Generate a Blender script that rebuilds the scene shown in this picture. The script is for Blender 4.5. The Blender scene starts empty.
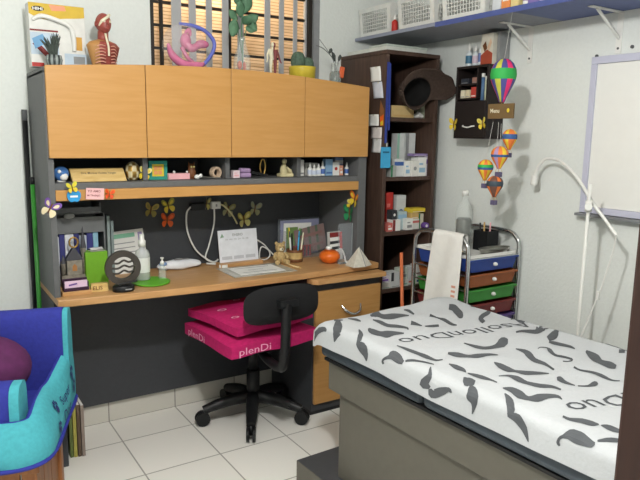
import bpy, bmesh, math, random
from mathutils import Vector, Matrix
random.seed(7)
PI = math.pi
SC = bpy.context.scene
COL = SC.collection

# ---------------------------------------------------------------- camera, world, lights, exposure
cam_d = bpy.data.cameras.new('camera'); cam = bpy.data.objects.new('camera', cam_d); COL.objects.link(cam)
cam_d.sensor_width = 36.0; cam_d.lens = 36.0 * 628.0 / 640.0; cam_d.clip_start = 0.02
RX, RD, RF = Vector((.8410, -.541, .016)), Vector((-.075, -.145, -.987)), Vector((.536, .828, -.163))
RF.normalize(); RX = (RX - RF * RX.dot(RF)).normalized(); UP = RX.cross(RF)
mw = Matrix.Identity(4)
for i in range(3):
    mw[i][0] = RX[i]; mw[i][1] = UP[i]; mw[i][2] = -RF[i]
mw[2][3] = 1.375
cam.matrix_world = mw
SC.camera = cam
wd = bpy.data.worlds.new('world'); SC.world = wd; wd.use_nodes = True
wd.node_tree.nodes['Background'].inputs[0].default_value = (.62, .72, .85, 1)
wd.node_tree.nodes['Background'].inputs[1].default_value = .35

def light(name, kind, loc, energy, color, size=.2, target=None):
    d = bpy.data.lights.new(name, kind); d.energy = energy; d.color = color
    o = bpy.data.objects.new(name, d); COL.objects.link(o); o.location = loc
    if kind == 'AREA':
        d.shape = 'DISK'; d.size = size
    else:
        d.shadow_soft_size = size
    if target:
        o.rotation_euler = (Vector(target) - Vector(loc)).to_track_quat('-Z', 'Y').to_euler()
    return o
light('ceiling_lamp_light', 'POINT', (.45, .85, 2.04), 47, (1.0, .985, .95), .055)
light('shutter_fill_light', 'AREA', (1.42, 3.15, 2.5), 9, (1.0, .88, .70), .25, (1.42, 3.25, 1.85))  # added unseen lamp above the window opening, brightens the tan shutter
SC.view_settings.view_transform = 'Standard'; SC.view_settings.look = 'None'
SC.view_settings.gamma = 1.0; SC.view_settings.use_curve_mapping = False
SC.view_settings.exposure = 0.98

# ---------------------------------------------------------------- helpers
def lin(c):
    c = c / 255.0
    return c / 12.92 if c <= .04045 else ((c + .055) / 1.055) ** 2.4
def C3(h):
    h = h.lstrip('#'); return tuple(lin(int(h[i:i + 2], 16)) for i in (0, 2, 4))
_MC = {}
def mat(name, hexc, rough=.55, metal=0.0, var=.06, scale=30.0, alpha=1.0, trans=0.0, bump=0.0, spec=.4, ior=1.45, stretch=None, emit=0):
    if name in _MC: return _MC[name]
    m = bpy.data.materials.new(name); m.use_nodes = True
    nt = m.node_tree; b = nt.nodes['Principled BSDF']
    c = C3(hexc)
    tc = nt.nodes.new('ShaderNodeTexCoord'); mp = nt.nodes.new('ShaderNodeMapping'); n = nt.nodes.new('ShaderNodeTexNoise')
    nt.links.new(tc.outputs['Object'], mp.inputs[0]); nt.links.new(mp.outputs[0], n.inputs[0])
    if stretch: mp.inputs['Scale'].default_value = stretch
    n.inputs['Scale'].default_value = scale; n.inputs['Detail'].default_value = 4
    r = nt.nodes.new('ShaderNodeValToRGB'); nt.links.new(n.outputs[0], r.inputs[0])
    r.color_ramp.elements[0].position = .3; r.color_ramp.elements[1].position = .7
    r.color_ramp.elements[0].color = tuple(max(0, x * (1 - var)) for x in c) + (1,)
    r.color_ramp.elements[1].color = tuple(min(1, x * (1 + var)) for x in c) + (1,)
    nt.links.new(r.outputs[0], b.inputs['Base Color'])
    b.inputs['Roughness'].default_value = rough; b.inputs['Metallic'].default_value = metal
    b.inputs['Specular IOR Level'].default_value = spec; b.inputs['IOR'].default_value = ior
    b.inputs['Alpha'].default_value = alpha
    b.inputs['Transmission Weight'].default_value = trans
    if bump:
        bp = nt.nodes.new('ShaderNodeBump'); bp.inputs['Strength'].default_value = bump; bp.inputs['Distance'].default_value = .004
        nt.links.new(n.outputs[0], bp.inputs['Height']); nt.links.new(bp.outputs[0], b.inputs['Normal'])
    _MC[name] = m
    return m

def brick_mat(name, c1, c2, mortar, w, hgt, msize, rough, offset=0.0, loc=(0, 0, 0), rot=(0, 0, 0), var=.04, bump=.2):
    m = bpy.data.materials.new(name); m.use_nodes = True
    nt = m.node_tree; b = nt.nodes['Principled BSDF']
    tc = nt.nodes.new('ShaderNodeTexCoord'); mp = nt.nodes.new('ShaderNodeMapping'); br = nt.nodes.new('ShaderNodeTexBrick')
    nt.links.new(tc.outputs['Object'], mp.inputs[0]); nt.links.new(mp.outputs[0], br.inputs[0])
    mp.inputs['Location'].default_value = loc; mp.inputs['Rotation'].default_value = rot
    br.offset = offset; br.inputs['Scale'].default_value = 1.0
    br.inputs['Brick Width'].default_value = w; br.inputs['Row Height'].default_value = hgt
    br.inputs['Mortar Size'].default_value = msize; br.inputs['Mortar Smooth'].default_value = .1
    br.inputs['Color1'].default_value = C3(c1) + (1,); br.inputs['Color2'].default_value = C3(c2) + (1,); br.inputs['Mortar'].default_value = C3(mortar) + (1,)
    n = nt.nodes.new('ShaderNodeTexNoise'); n.inputs['Scale'].default_value = 9; n.inputs['Detail'].default_value = 6
    nt.links.new(tc.outputs['Object'], n.inputs[0])
    mx = nt.nodes.new('ShaderNodeMix'); mx.data_type = 'RGBA'; mx.blend_type = 'MULTIPLY'; mx.inputs[0].default_value = var * 4
    nt.links.new(br.outputs[0], mx.inputs[6]); nt.links.new(n.outputs[1], mx.inputs[7])
    nt.links.new(br.outputs[0], b.inputs['Base Color'])
    b.inputs['Roughness'].default_value = rough
    bp = nt.nodes.new('ShaderNodeBump'); bp.inputs['Strength'].default_value = bump; bp.inputs['Distance'].default_value = .002; bp.invert = True
    nt.links.new(br.outputs[1], bp.inputs['Height']); nt.links.new(bp.outputs[0], b.inputs['Normal'])
    return m

def crom(P, n=5):
    P = [Vector(p) for p in P]
    if len(P) < 3 or n < 2: return P
    r = []
    for i in range(len(P) - 1):
        p0, p1, p2, p3 = P[max(i - 1, 0)], P[i], P[i + 1], P[min(i + 2, len(P) - 1)]
        for k in range(n):
            t = k / n
            r.append(.5 * ((2 * p1) + (-p0 + p2) * t + (2 * p0 - 5 * p1 + 4 * p2 - p3) * t * t + (-p0 + 3 * p1 - 3 * p2 + p3) * t ** 3))
    r.append(P[-1]); return r

class G:
    """collects shapes in local metres; build() links them as one mesh object"""
    def __init__(s): s.v = []; s.f = []; s.m = []; s.s = []
    def add(s, vs, fs, m=0, smooth=False):
        o = len(s.v); s.v += [tuple(v) for v in vs]
        for f in fs: s.f.append(tuple(i + o for i in f)); s.m.append(m); s.s.append(smooth)
        return s
    def box(s, x0, x1, y0, y1, z0, z1, m=0):
        if x0 > x1: x0, x1 = x1, x0
        if y0 > y1: y0, y1 = y1, y0
        if z0 > z1: z0, z1 = z1, z0
        v = [(x, y, z) for z in (z0, z1) for y in (y0, y1) for x in (x0, x1)]
        return s.add(v, [(0, 2, 3, 1), (4, 5, 7, 6), (0, 1, 5, 4), (2, 6, 7, 3), (0, 4, 6, 2), (1, 3, 7, 5)], m)
    def obox(s, c, size, rot=(0, 0, 0), m=0):
        from mathutils import Euler
        R = Euler(rot).to_matrix(); a, b, d = [q / 2 for q in size]
        v = [Vector(c) + R @ Vector((x, y, z)) for z in (-d, d) for y in (-b, b) for x in (-a, a)]
        return s.add(v, [(0, 2, 3, 1), (4, 5, 7, 6), (0, 1, 5, 4), (2, 6, 7, 3), (0, 4, 6, 2), (1, 3, 7, 5)], m)
    def lathe(s, c, prof, n=18, m=0, axis=None, sx=1, sy=1, mats=None, caps=True):
        c = Vector(c); R = Matrix.Identity(3)
        if axis: R = Vector((0, 0, 1)).rotation_difference(Vector(axis)).to_matrix()
        v = []; f = []
        for r, z in prof:
            for k in range(n):
                a = 2 * PI * k / n; v.append(c + R @ Vector((r * math.cos(a) * sx, r * math.sin(a) * sy, z)))
        o = len(s.v); s.v += [tuple(q) for q in v]
        for i in range(len(prof) - 1):
            for k in range(n):
                k2 = (k + 1) % n
                s.f.append((o + i * n + k, o + i * n + k2, o + (i + 1) * n + k2, o + (i + 1) * n + k))
                s.m.append(mats(i, k) if mats else m); s.s.append(True)
        if caps:
            s.f.append(tuple(o + k for k in reversed(range(n)))); s.m.append(mats(0, 0) if mats else m); s.s.append(False)
            L = (len(prof) - 1) * n
            s.f.append(tuple(o + L + k for k in range(n))); s.m.append(mats(len(prof) - 2, 0) if mats else m); s.s.append(False)
        return s
    def cyl(s, p0, p1, r0, r1=None, n=14, m=0):
        p0 = Vector(p0); p1 = Vector(p1); r1 = r0 if r1 is None else r1
        return s.lathe(p0, [(r0, 0), (r1, (p1 - p0).length)], n, m, axis=(p1 - p0))
    def ball(s, c, r, n=14, m=0, rows=9, mats=None, rotz=0):
        if not isinstance(r, (tuple, list)): r = (r, r, r)
        prof = []
        for i in range(rows + 1):
            t = PI * i / rows; prof.append((max(math.sin(t), 1e-4), -math.cos(t)))
        o = len(s.v); s.lathe((0, 0, 0), prof, n, m, mats=mats, caps=False)
        cr, sr = math.cos(rotz), math.sin(rotz)
        for i in range(o, len(s.v)):
            x, y, z = s.v[i]; x *= r[0]; y *= r[1]; z *= r[2]
            s.v[i] = (c[0] + x * cr - y * sr, c[1] + x * sr + y * cr, c[2] + z)
        return s
    def tube(s, pts, r, n=8, m=0, smooth=5):
        P = crom(pts, smooth) if smooth else [Vector(p) for p in pts]
        N = len(P); v = []; ref = Vector((0, 0, 1))
        prev = None
        for i, p in enumerate(P):
            t = (P[min(i + 1, N - 1)] - P[max(i - 1, 0)])
            if t.length < 1e-9: t = Vector((0, 0, 1))
            t.normalize()
            if prev is None:
                a = t.orthogonal().normalized()
            else:
                a = (prev - t * prev.dot(t))
                a = a.normalized() if a.length > 1e-6 else t.orthogonal().normalized()
            prev = a; b = t.cross(a)
            rr = r[min(int(i * len(r) / N), len(r) - 1)] if isinstance(r, (list, tuple)) else r
            if isinstance(r, (list, tuple)) and len(r) > 1:
                q = i / (N - 1) * (len(r) - 1); k = min(int(q), len(r) - 2); rr = r[k] * (1 - q + k) + r[k + 1] * (q - k)
            for k in range(n):
                an = 2 * PI * k / n; v.append(p + a * (rr * math.cos(an)) + b * (rr * math.sin(an)))
        f = [(i * n + k, i * n + (k + 1) % n, (i + 1) * n + (k + 1) % n, (i + 1) * n + k) for i in range(N - 1) for k in range(n)]
        s.add(v, f, m, True)
        s.add([v[k] for k in range(n)], [tuple(reversed(range(n)))], m); s.add(v[-n:], [tuple(range(n))], m)
        return s
    def prism(s, pts, origin, ax, ay, depth, m=0):
        """extrude a flat outline (list of 2-D points along ax, ay) by the vector depth"""
        origin, ax, ay, depth = map(Vector, (origin, ax, ay, depth)); n = len(pts)
        a = [origin + ax * x + ay * y for x, y in pts]; b = [p + depth for p in a]
        f = [tuple(range(n)), tuple(range(2 * n - 1, n - 1, -1))] + [(i, i + n, (i + 1) % n + n, (i + 1) % n) for i in range(n)]
        return s.add(a + b, f, m)
    def grid(s, fn, nu, nv, m=0, smooth=True, mfn=None):
        o = len(s.v)
        for j in range(nv + 1):
            for i in range(nu + 1): s.v.append(tuple(fn(i / nu, j / nv)))
        for j in range(nv):
            for i in range(nu):
                a = o + j * (nu + 1) + i
                s.f.append((a, a + 1, a + nu + 2, a + nu + 1)); s.m.append(mfn(i / nu, j / nv) if mfn else m); s.s.append(smooth)
        return s
    def text(s, body, size, origin, ax, ay, m=0, align='LEFT', sx=1.0, bold=0):
        cu = bpy.data.curves.new('t', 'FONT'); cu.body = body; cu.size = size; cu.align_x = align; cu.resolution_u = 2
        cu.offset = bold
        o = bpy.data.objects.new('t', cu); COL.objects.link(o)
        dg = bpy.context.evaluated_depsgraph_get(); me = bpy.data.meshes.new_from_object(o.evaluated_get(dg))
        origin, ax, ay = map(Vector, (origin, ax, ay))
        s.add([origin + ax * (v.co.x * sx) + ay * v.co.y for v in me.vertices], [tuple(p.vertices) for p in me.polygons], m)
        bpy.data.objects.remove(o); bpy.data.curves.remove(cu); bpy.data.meshes.remove(me)
        return s
    def build(s, name, mats, parent=None, bevel=0, seg=2, solid=0, sub=0, loc=None, rot=None, fix=True):
        me = bpy.data.meshes.new(name); me.from_pydata(s.v, [], s.f)
        for q in (mats if isinstance(mats, (list, tuple)) else [mats]): me.materials.append(q)
        me.polygons.foreach_set('material_index', s.m); me.polygons.foreach_set('use_smooth', s.s)
        me.update()
        if fix:
            bm = bmesh.new(); bm.from_mesh(me); bmesh.ops.recalc_face_normals(bm, faces=bm.faces); bm.to_mesh(me); bm.free()
        o = bpy.data.objects.new(name, me); COL.objects.link(o)
        if parent: o.parent = parent
        if loc: o.location = loc
        if rot: o.rotation_euler = rot
        if sub:
            md = o.modifiers.new('sub', 'SUBSURF'); md.levels = sub; md.render_levels = sub
        if solid:
            md = o.modifiers.new('solid', 'SOLIDIFY'); md.thickness = solid; md.offset = 0
        if bevel:
            md = o.modifiers.new('bevel', 'BEVEL'); md.width = bevel; md.segments = seg; md.limit_method = 'ANGLE'
        return o

def thing(name, label, cat, loc=(0, 0, 0), rz=0, group=None, rot=None):
    o = bpy.data.objects.new(name, None); COL.objects.link(o); o.empty_display_size = .05
    o.location = loc; o.rotation_euler = rot if rot else (0, 0, rz)
    return tag(o, label, cat, group)
def tag(o, label, cat, group=None):
    o['label'] = label; o['category'] = cat
    if group: o['group'] = group
    return o
def struct(name, g, m, **k):
    o = g.build(name, m, **k); o['kind'] = 'structure'; return o
def plab(o, label): o['label'] = label; return o

# ---------------------------------------------------------------- materials
def wood(name, c1, c2, stretch, scale=6.0, rough=.42, coords='Object'):
    m = bpy.data.materials.new(name); m.use_nodes = True
    nt = m.node_tree; b = nt.nodes['Principled BSDF']
    tc = nt.nodes.new('ShaderNodeTexCoord'); mp = nt.nodes.new('ShaderNodeMapping'); mp.inputs['Scale'].default_value = stretch
    n = nt.nodes.new('ShaderNodeTexNoise'); n.inputs['Scale'].default_value = scale; n.inputs['Detail'].default_value = 6; n.inputs['Distortion'].default_value = .6
    r = nt.nodes.new('ShaderNodeValToRGB')
    nt.links.new(tc.outputs[coords], mp.inputs[0]); nt.links.new(mp.outputs[0], n.inputs[0]); nt.links.new(n.outputs[0], r.inputs[0])
    r.color_ramp.elements[0].position = .36; r.color_ramp.elements[1].position = .64
    r.color_ramp.elements[0].color = C3(c1) + (1,); r.color_ramp.elements[1].color = C3(c2) + (1,)
    nt.links.new(r.outputs[0], b.inputs['Base Color']); b.inputs['Roughness'].default_value = rough
    b.inputs['Specular IOR Level'].default_value = .35
    return m
BEECH = wood('beech_laminate', 'B38449', 'B98A50', (1.2, 6, 14), 5)
DESKW = wood('desk_laminate', 'B48857', 'C09463', (1.2, 12, 8), 6)
PEDW = wood('drawer_laminate', 'AD8049', 'B68952', (1.2, 6, 14), 5)
CHAR = mat('charcoal_board', '5E5F60', .55, var=.05, scale=60)
CHARD = mat('dark_charcoal_board', '3F4145', .6, var=.05, scale=60)
DKWOOD = wood('dark_brown_wood', '44332B', '523F36', (14, 14, 1.2), 5, .5)
POSTW = wood('reddish_dark_wood', '33201B', '3E2822', (14, 14, 1.0), 5, .5)
CRATEW = wood('varnished_pine', '8A5A35', 'A06A40', (12, 12, 1.2), 5, .45)
WALLM = mat('white_plaster', 'DCE0DD', .85, var=.02, scale=70, bump=.35, spec=.2)
CEILM = mat('ceiling_paint', 'DDDDD8', .9, var=.02, scale=40)
WHITE = mat('white_plastic', 'E2E2DE', .4, var=.02)
PAPER = mat('white_paper', 'E4E3DF', .8, var=.03)
BLACK = mat('black_plastic', '17181A', .45, var=.1)
BLACKF = mat('black_fabric', '141416', .85, var=.15, scale=200, bump=.2)
CHROME = mat('chrome', 'C9CBCC', .16, 1.0, var=.02)
STEEL = mat('brushed_steel', 'B5B4AE', .3, 1.0, var=.05)
GLASS = mat('clear_glass', 'DDE5E2', .04, var=.01, alpha=.22, spec=.8)
ACRYL = mat('clear_acrylic', 'C9D2DA', .08, var=.02, alpha=.14, spec=.6)
CREAM = mat('cream_paint', 'DDD6BC', .5)
YEL = mat('yellow', 'DCC23A', .5); YELP = mat('pale_yellow', 'D8CF86', .6); ORA = mat('orange', 'E2601F', .45)
RED = mat('red', 'B5302A', .5); REDD = mat('dark_red', '7E2B2A', .5); PINK = mat('pink_paper', 'E2A9AE', .7); LILAC = mat('lilac', 'A58AB0', .7)
BLUE = mat('blue', '2F5FA8', .5); SKY = mat('sky_blue', '3F9FD0', .5); TEALG = mat('teal_green', '2F8F80', .6); GREEN = mat('lime_green', '6FA62C', .5)
LEAF = mat('leaf_green', '557A5E', .6, var=.2); DKGRN = mat('dark_green', '1F6B45', .5); PURP = mat('purple', '6A4A94', .6)
BROWN = mat('brown', '6B4326', .6); TAN = mat('tan_card', 'C7A56A', .7); GREY = mat('grey', '8B8D8E', .6); DGREY = mat('dark_grey', '5A5C5E', .6)
INK = mat('dark_ink', '3A3A3E', .8); NAVY = mat('navy', '2D2F63', .6)
GOLD = mat('brass', 'B99552', .3, .8); SKIN = mat('tan_resin', 'B0814C', .5); MUSC = mat('red_resin', '92473F', .4, var=.2)
EOF_MARK = 0
# ================================================================ the setting
XL, XR, YB, YF, ZC = -1.30, 2.47, 2.945, -.85, 2.36
TILE = brick_mat('floor_tile', 'EFEDE7', 'ECEAE4', 'A5A39C', .33, .33, .0033, .28, 0, loc=(.616, .27, 0))
BASET = brick_mat('baseboard_tile', 'CFCCC3', 'CCC9C0', '8A877F', .33, .4, .003, .35, 0, loc=(.616, 0, .2), rot=(PI / 2, 0, 0))
struct('floor', G().box(XL, XR, YF, YB, -.05, 0), TILE)
struct('ceiling', G().box(XL, XR, YF, YB, ZC, ZC + .05), CEILM)
WX0, WX1, WZ0, WZ1 = .962, 1.885, 1.35, 2.22
g = G()
g.box(XL - .1, WX0, YB, YB + .12, -.05, ZC + .05).box(WX1, XR + .1, YB, YB + .12, -.05, ZC + .05)
g.box(WX0, WX1, YB, YB + .12, -.05, WZ0).box(WX0, WX1, YB, YB + .12, WZ1, ZC + .05)
struct('wall_back', g, WALLM)
struct('wall_right', G().box(XR, XR + .1, YF, YB, -.05, ZC + .05), WALLM)
struct('wall_left', G().box(XL - .1, XL, YF, YB, -.05, ZC + .05), WALLM)
struct('wall_front', G().box(XL - .1, XR + .1, YF - .1, YF, -.05, ZC + .05), WALLM)
struct('baseboard_back', G().box(XL, XR, YB - .012, YB, 0, .106), BASET)
struct('baseboard_right', G().box(XR - .012, XR, YF, YB - .02, 0, .106), BASET)
# window: frame, grille, slatted shutter behind, vertical blind slats in front
SHUT = brick_mat('tan_shutter', 'E2C29C', 'DBBA93', 'AE8C66', 3.0, .017, .0022, .6, 0, rot=(PI / 2, 0, 0))
FRAMED = mat('dark_iron', '2B2622', .5); SLATG = mat('grey_blind', 'B9BABC', .7, var=.03); FRAMEG = mat('grey_aluminium', '8C8E90', .45)
w = bpy.data.objects.new('window_1', None); COL.objects.link(w); w['kind'] = 'structure'
g = G().box(WX0, WX0 + .02, 2.955, 3.06, WZ0, WZ1, 1).box(WX1 - .035, WX1, 2.95, 3.06, WZ0, WZ1, 0).box(WX1 - .06, WX1 - .037, 2.965, 3.0, WZ0, WZ1, 1)
g.box(WX0, WX1, 2.955, 3.06, WZ1 - .03, WZ1).box(WX0, WX1, 2.955, 3.06, WZ0, WZ0 + .03)
g.build('window_frame', [FRAMEG, FRAMED], w)
G().box(WX0 - .35, WX1 + .35, 3.24, 3.26, 1.2, 2.6).build('shutter', SHUT, w)
g = G()
for k in range(7):
    z = 1.567 + .106 * k; g.box(WX0 + .02, WX1 - .035, 3.035, 3.05, z - .006, z + .006)
for x in (1.046, 1.40): g.box(x - .007, x + .007, 3.032, 3.052, WZ0, WZ1)
g.build('grille', FRAMED, w)
for x0, x1 in ((170, 181), (186, 194), (202, 209), (217, 225), (232, 240), (259, 267), (274, 281), (289, 295), (302, 306)):
    X0 = 1.045 + (x0 - 165) * .00545 + (x0 - 165) ** 2 * 1.1e-6; X1 = X0 + (x1 - x0) * .0053
    G().obox(((X0 + X1) / 2, 2.985, 1.78), (X1 - X0, .004, .86), (0, 0, .35)).build('blind_slat', SLATG, w)
# open door leaf at the right edge of the view
d = bpy.data.objects.new('door_1', None); COL.objects.link(d); d['kind'] = 'structure'
G().obox((.645, -.06, 1.02), (.042, .83, 2.04), (0, 0, .03)).build('door_leaf', POSTW, d, bevel=.004)

# ================================================================ desk and hutch
DZ = .735
t = thing('desk', 'long beech topped office desk with charcoal back panel below the wall cabinet', 'desk', (.43, 2.72, 0))
def L(g, x, y): return [(a - x, b - y, c) for a, b, c in g]
bow = lambda X: .045 * math.sin(PI * (X - .43) / 1.56)
g = G(); N = 24
out = [(.43 + 1.56 * i / N, 2.51 - bow(.43 + 1.56 * i / N)) for i in range(N + 1)] + [(1.99, 2.93), (.43, 2.93)]
g.prism([(x - .43, y - 2.72) for x, y in out], (0, 0, DZ - .03), (1, 0, 0), (0, 1, 0), (0, 0, .03))
g.build('desktop', DESKW, t, bevel=.004)
G().box(.0, 1.555, .188, .208, .107, DZ - .03).build('modesty_panel', CHARD, t)
G().box(0, .024, -.12, .186, 0, DZ - .03).build('side_panel', CHARD, t)

t = thing('hutch', 'beech and charcoal overhead hutch with four arched doors standing on the desk', 'cabinet', (.427, 2.75, DZ))
HX0, HX1 = .427, 1.925
topz = lambda X: 1.612 + .038 * math.sin(PI * (X - .43) / 1.49) ** 1.0
def lz(z): return z - DZ
G().box(0, .022, -.195, .18, 0, lz(1.60)).build('side_panel', CHAR, t, bevel=.001)
G().box(1.450, 1.498, -.195, .18, 0, lz(1.60)).build('side_panel', CHAR, t, bevel=.001)
G().box(.022, 1.450, .165, .18, 0, lz(1.60)).build('back_panel', CHARD, t)
g = G(); n = 24
pts = [(1.498 * i / n, lz(topz(.43 + 1.49 * i / n))) for i in range(n + 1)]
pts += [(x, z - .02) for x, z in reversed(pts)]
g.prism(pts, (0, -.195, 0), (1, 0, 0), (0, 0, 1), (0, .375, 0)); g.build('top_panel', CHAR, t)
G().box(.022, 1.450, -.195, .165, lz(1.277), lz(1.292)).build('cabinet_floor', CHAR, t)
for k in range(4):
    x0 = .005 + k * .3725; x1 = x0 + .3700
    pts = [(x0, lz(1.277)), (x1, lz(1.277))] + [(x1 + (x0 - x1) * i / 8, lz(topz(.427 + x1 + (x0 - x1) * i / 8)) + .004) for i in range(9)]
    d = G().prism(pts, (0, -.213, 0), (1, 0, 0), (0, 0, 1), (0, .016, 0)).build('door', BEECH, t, bevel=.002)
G().box(.022, 1.450, -.192, .165, lz(1.155), lz(1.180)).build('shelf', CHAR, t, bevel=.001)
g = G(); n = 16
pts = [(.022 + 1.428 * i / n, -.200 - .012 * math.sin(PI * i / n)) for i in range(n + 1)] + [(1.450, -.182), (.022, -.182)]
g.prism(pts, (0, 0, lz(1.113)), (1, 0, 0), (0, 1, 0), (0, 0, .042)); g.build('trim_strip', BEECH, t, bevel=.002)
for x in (.375, .747, 1.119):
    G().box(x, x + .02, -.15, .164, lz(1.181), lz(1.276)).build('divider', GREY if 0 else CHAR, t)

t = thing('drawer_pedestal', 'beech fronted drawer pedestal with a lipped top under the right end of the desk', 'pedestal', (1.78, 2.70, 0))
G().box(-.205, .20, -.21, .20, .02, .675).build('body', CHARD, t)
g = G()
pts = [(-.228, -.240), (-.204, -.262), (.205, -.262), (.205, -.19), (-.228, -.19)]
g.prism(pts, (0, 0, .677), (1, 0, 0), (0, 1, 0), (0, 0, .024)); g.build('top_slab', DESKW, t, bevel=.003)
d = G().box(-.198, .197, -.228, -.211, .435, .635).build('drawer', PEDW, t, bevel=.003)
G().tube([(-.045, -.229, .548), (-.030, -.250, .524), (.010, -.256, .506), (.050, -.250, .516), (.068, -.229, .545)], [.006, .007, .007, .007, .005], 8).build('handle', CHROME, d)
d = G().box(-.198, .197, -.228, -.211, .06, .43).build('door', PEDW, t, bevel=.003)
G().box(-.205, .20, -.205, .22, 0, .019).build('plinth', BLACK, t)

# ================================================================ bookcase
t = thing('bookcase', 'tall dark brown open bookcase in the corner between desk and right wall', 'bookcase', (2.20, 2.74, 0))
BX = .18
G().box(-BX, -BX + .022, -.20, .20, 0, 1.785).build('side_panel', DKWOOD, t, bevel=.002)
G().box(BX - .022, BX, -.20, .20, 0, 1.785).build('side_panel', DKWOOD, t, bevel=.002)
G().box(-BX + .022, BX - .022, .188, .20, 0, 1.77).build('back_panel', DKWOOD, t)
G().box(-BX, BX, -.202, .20, 1.786, 1.806).build('top_panel', DKWOOD, t, bevel=.002)
for z in (.06, .30, .573, .882, 1.171, 1.477):
    G().box(-BX + .022, BX - .022, -.19, .187, z - .02, z).build('shelf', DKWOOD, t, bevel=.001)

# ================================================================ treatment couch with printed paper sheet
CO = thing('treatment_couch', 'grey treatment couch covered by a moustache printed sheet in the foreground', 'couch', (1.23, 1.906, 0), math.radians(2))
# local frame: x across (0..W), y = -v along towards the camera; rotation of 2 degrees about z
CW, CL, ZT = .70, 1.80, .69
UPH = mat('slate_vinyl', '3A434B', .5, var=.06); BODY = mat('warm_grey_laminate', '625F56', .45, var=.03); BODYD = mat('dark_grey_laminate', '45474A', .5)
SEAMG = mat('slate_vinyl_head', '49525B', .5, var=.06)
G().box(.005, CW - .008, -.55, -.008, .560, .678).build('mattress', UPH, CO, bevel=.020, seg=3)
G().box(.005, CW - .008, -CL, -.553, .560, .678).build('headrest', SEAMG, CO, bevel=.020, seg=3)
G().box(.012, CW - .012, -CL, -.03, .549, .559).build('top_frame', BLACK, CO)
G().box(.022, CW - .02, -CL + .03, -.045, .438, .548).build('apron', BODY, CO, bevel=.002)
G().box(.035, CW - .05, -CL + .08, -.10, .1025, .437).build('cabinet_body', BODY, CO, bevel=.002)
G().box(.05, CW - .06, -.099, -.088, .20, .437).build('end_panel', BODYD, CO)
G().box(-.03, CW - .05, -CL + .1, .09, 0, .10, 0).build('base_plinth', [BODY], CO, bevel=.002)
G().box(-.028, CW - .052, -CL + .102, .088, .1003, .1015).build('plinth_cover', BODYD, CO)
SHEET = mat('white_nonwoven_sheet', 'BABDC0', .85, var=.02, scale=120, bump=.25, spec=.2); PRINT = mat('grey_print', '53565A', .8, var=.08)
def sheet_pt(s, v, off=0.0):
    """surface of the sheet; s < 0 hangs over the near side, s > W over the wall side"""
    r = .028; q = r * PI / 2
    wr = .0025 * math.sin(9 * v + 3 * s) + .002 * math.sin(23 * s + 5 * v) + .0015 * math.sin(37 * v - 11 * s)
    nx, nz = 0.0, 1.0
    if s >= r - q + .0 and s <= CW - r + q - .0:
        if s < r:
            a = (r - s) / q * PI / 2 if r - s < q else PI / 2
            x = r - (r + .004) * math.sin(a); z = ZT - r + r * math.cos(a) ; nx, nz = -math.sin(a), math.cos(a)
        elif s > CW - r:
            a = min((s - CW + r) / q, 1) * PI / 2
            x = CW - r + (r + .004) * math.sin(a); z = ZT - r + r * math.cos(a); nx, nz = math.sin(a), math.cos(a)
        else:
            x, z = s, ZT
    elif s < r - q:
        d = (r - q) - s
        x = -.004 - .02 * d - .002 * (1 + math.sin(14 * v)) * min(1, d * 20); z = ZT - r - d; nx, nz = -1, .1
    else:
        d = s - (CW - r + q); x = CW + .004 + .1 * d; z = ZT - r - d; nx, nz = 1, .1
    z += wr * (1 if nz > .6 else .3) + .012 * math.exp(-((s - .60) / .12) ** 2 - ((v - .0) / .05) ** 2)
    if v < .03: z -= (.03 - v) ** 2 * 8
    return (x + nx * off, -v, z + nz * off + .001)
g = G()
S0, S1, V0, V1 = -.072, CW + .05, -.012, CL - .02
g.grid(lambda u, w: sheet_pt(S0 + (S1 - S0) * u + (.004 * math.sin(11 * w) if u == 0 else 0), V0 + (V1 - V0) * w), 66, 90)
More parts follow.
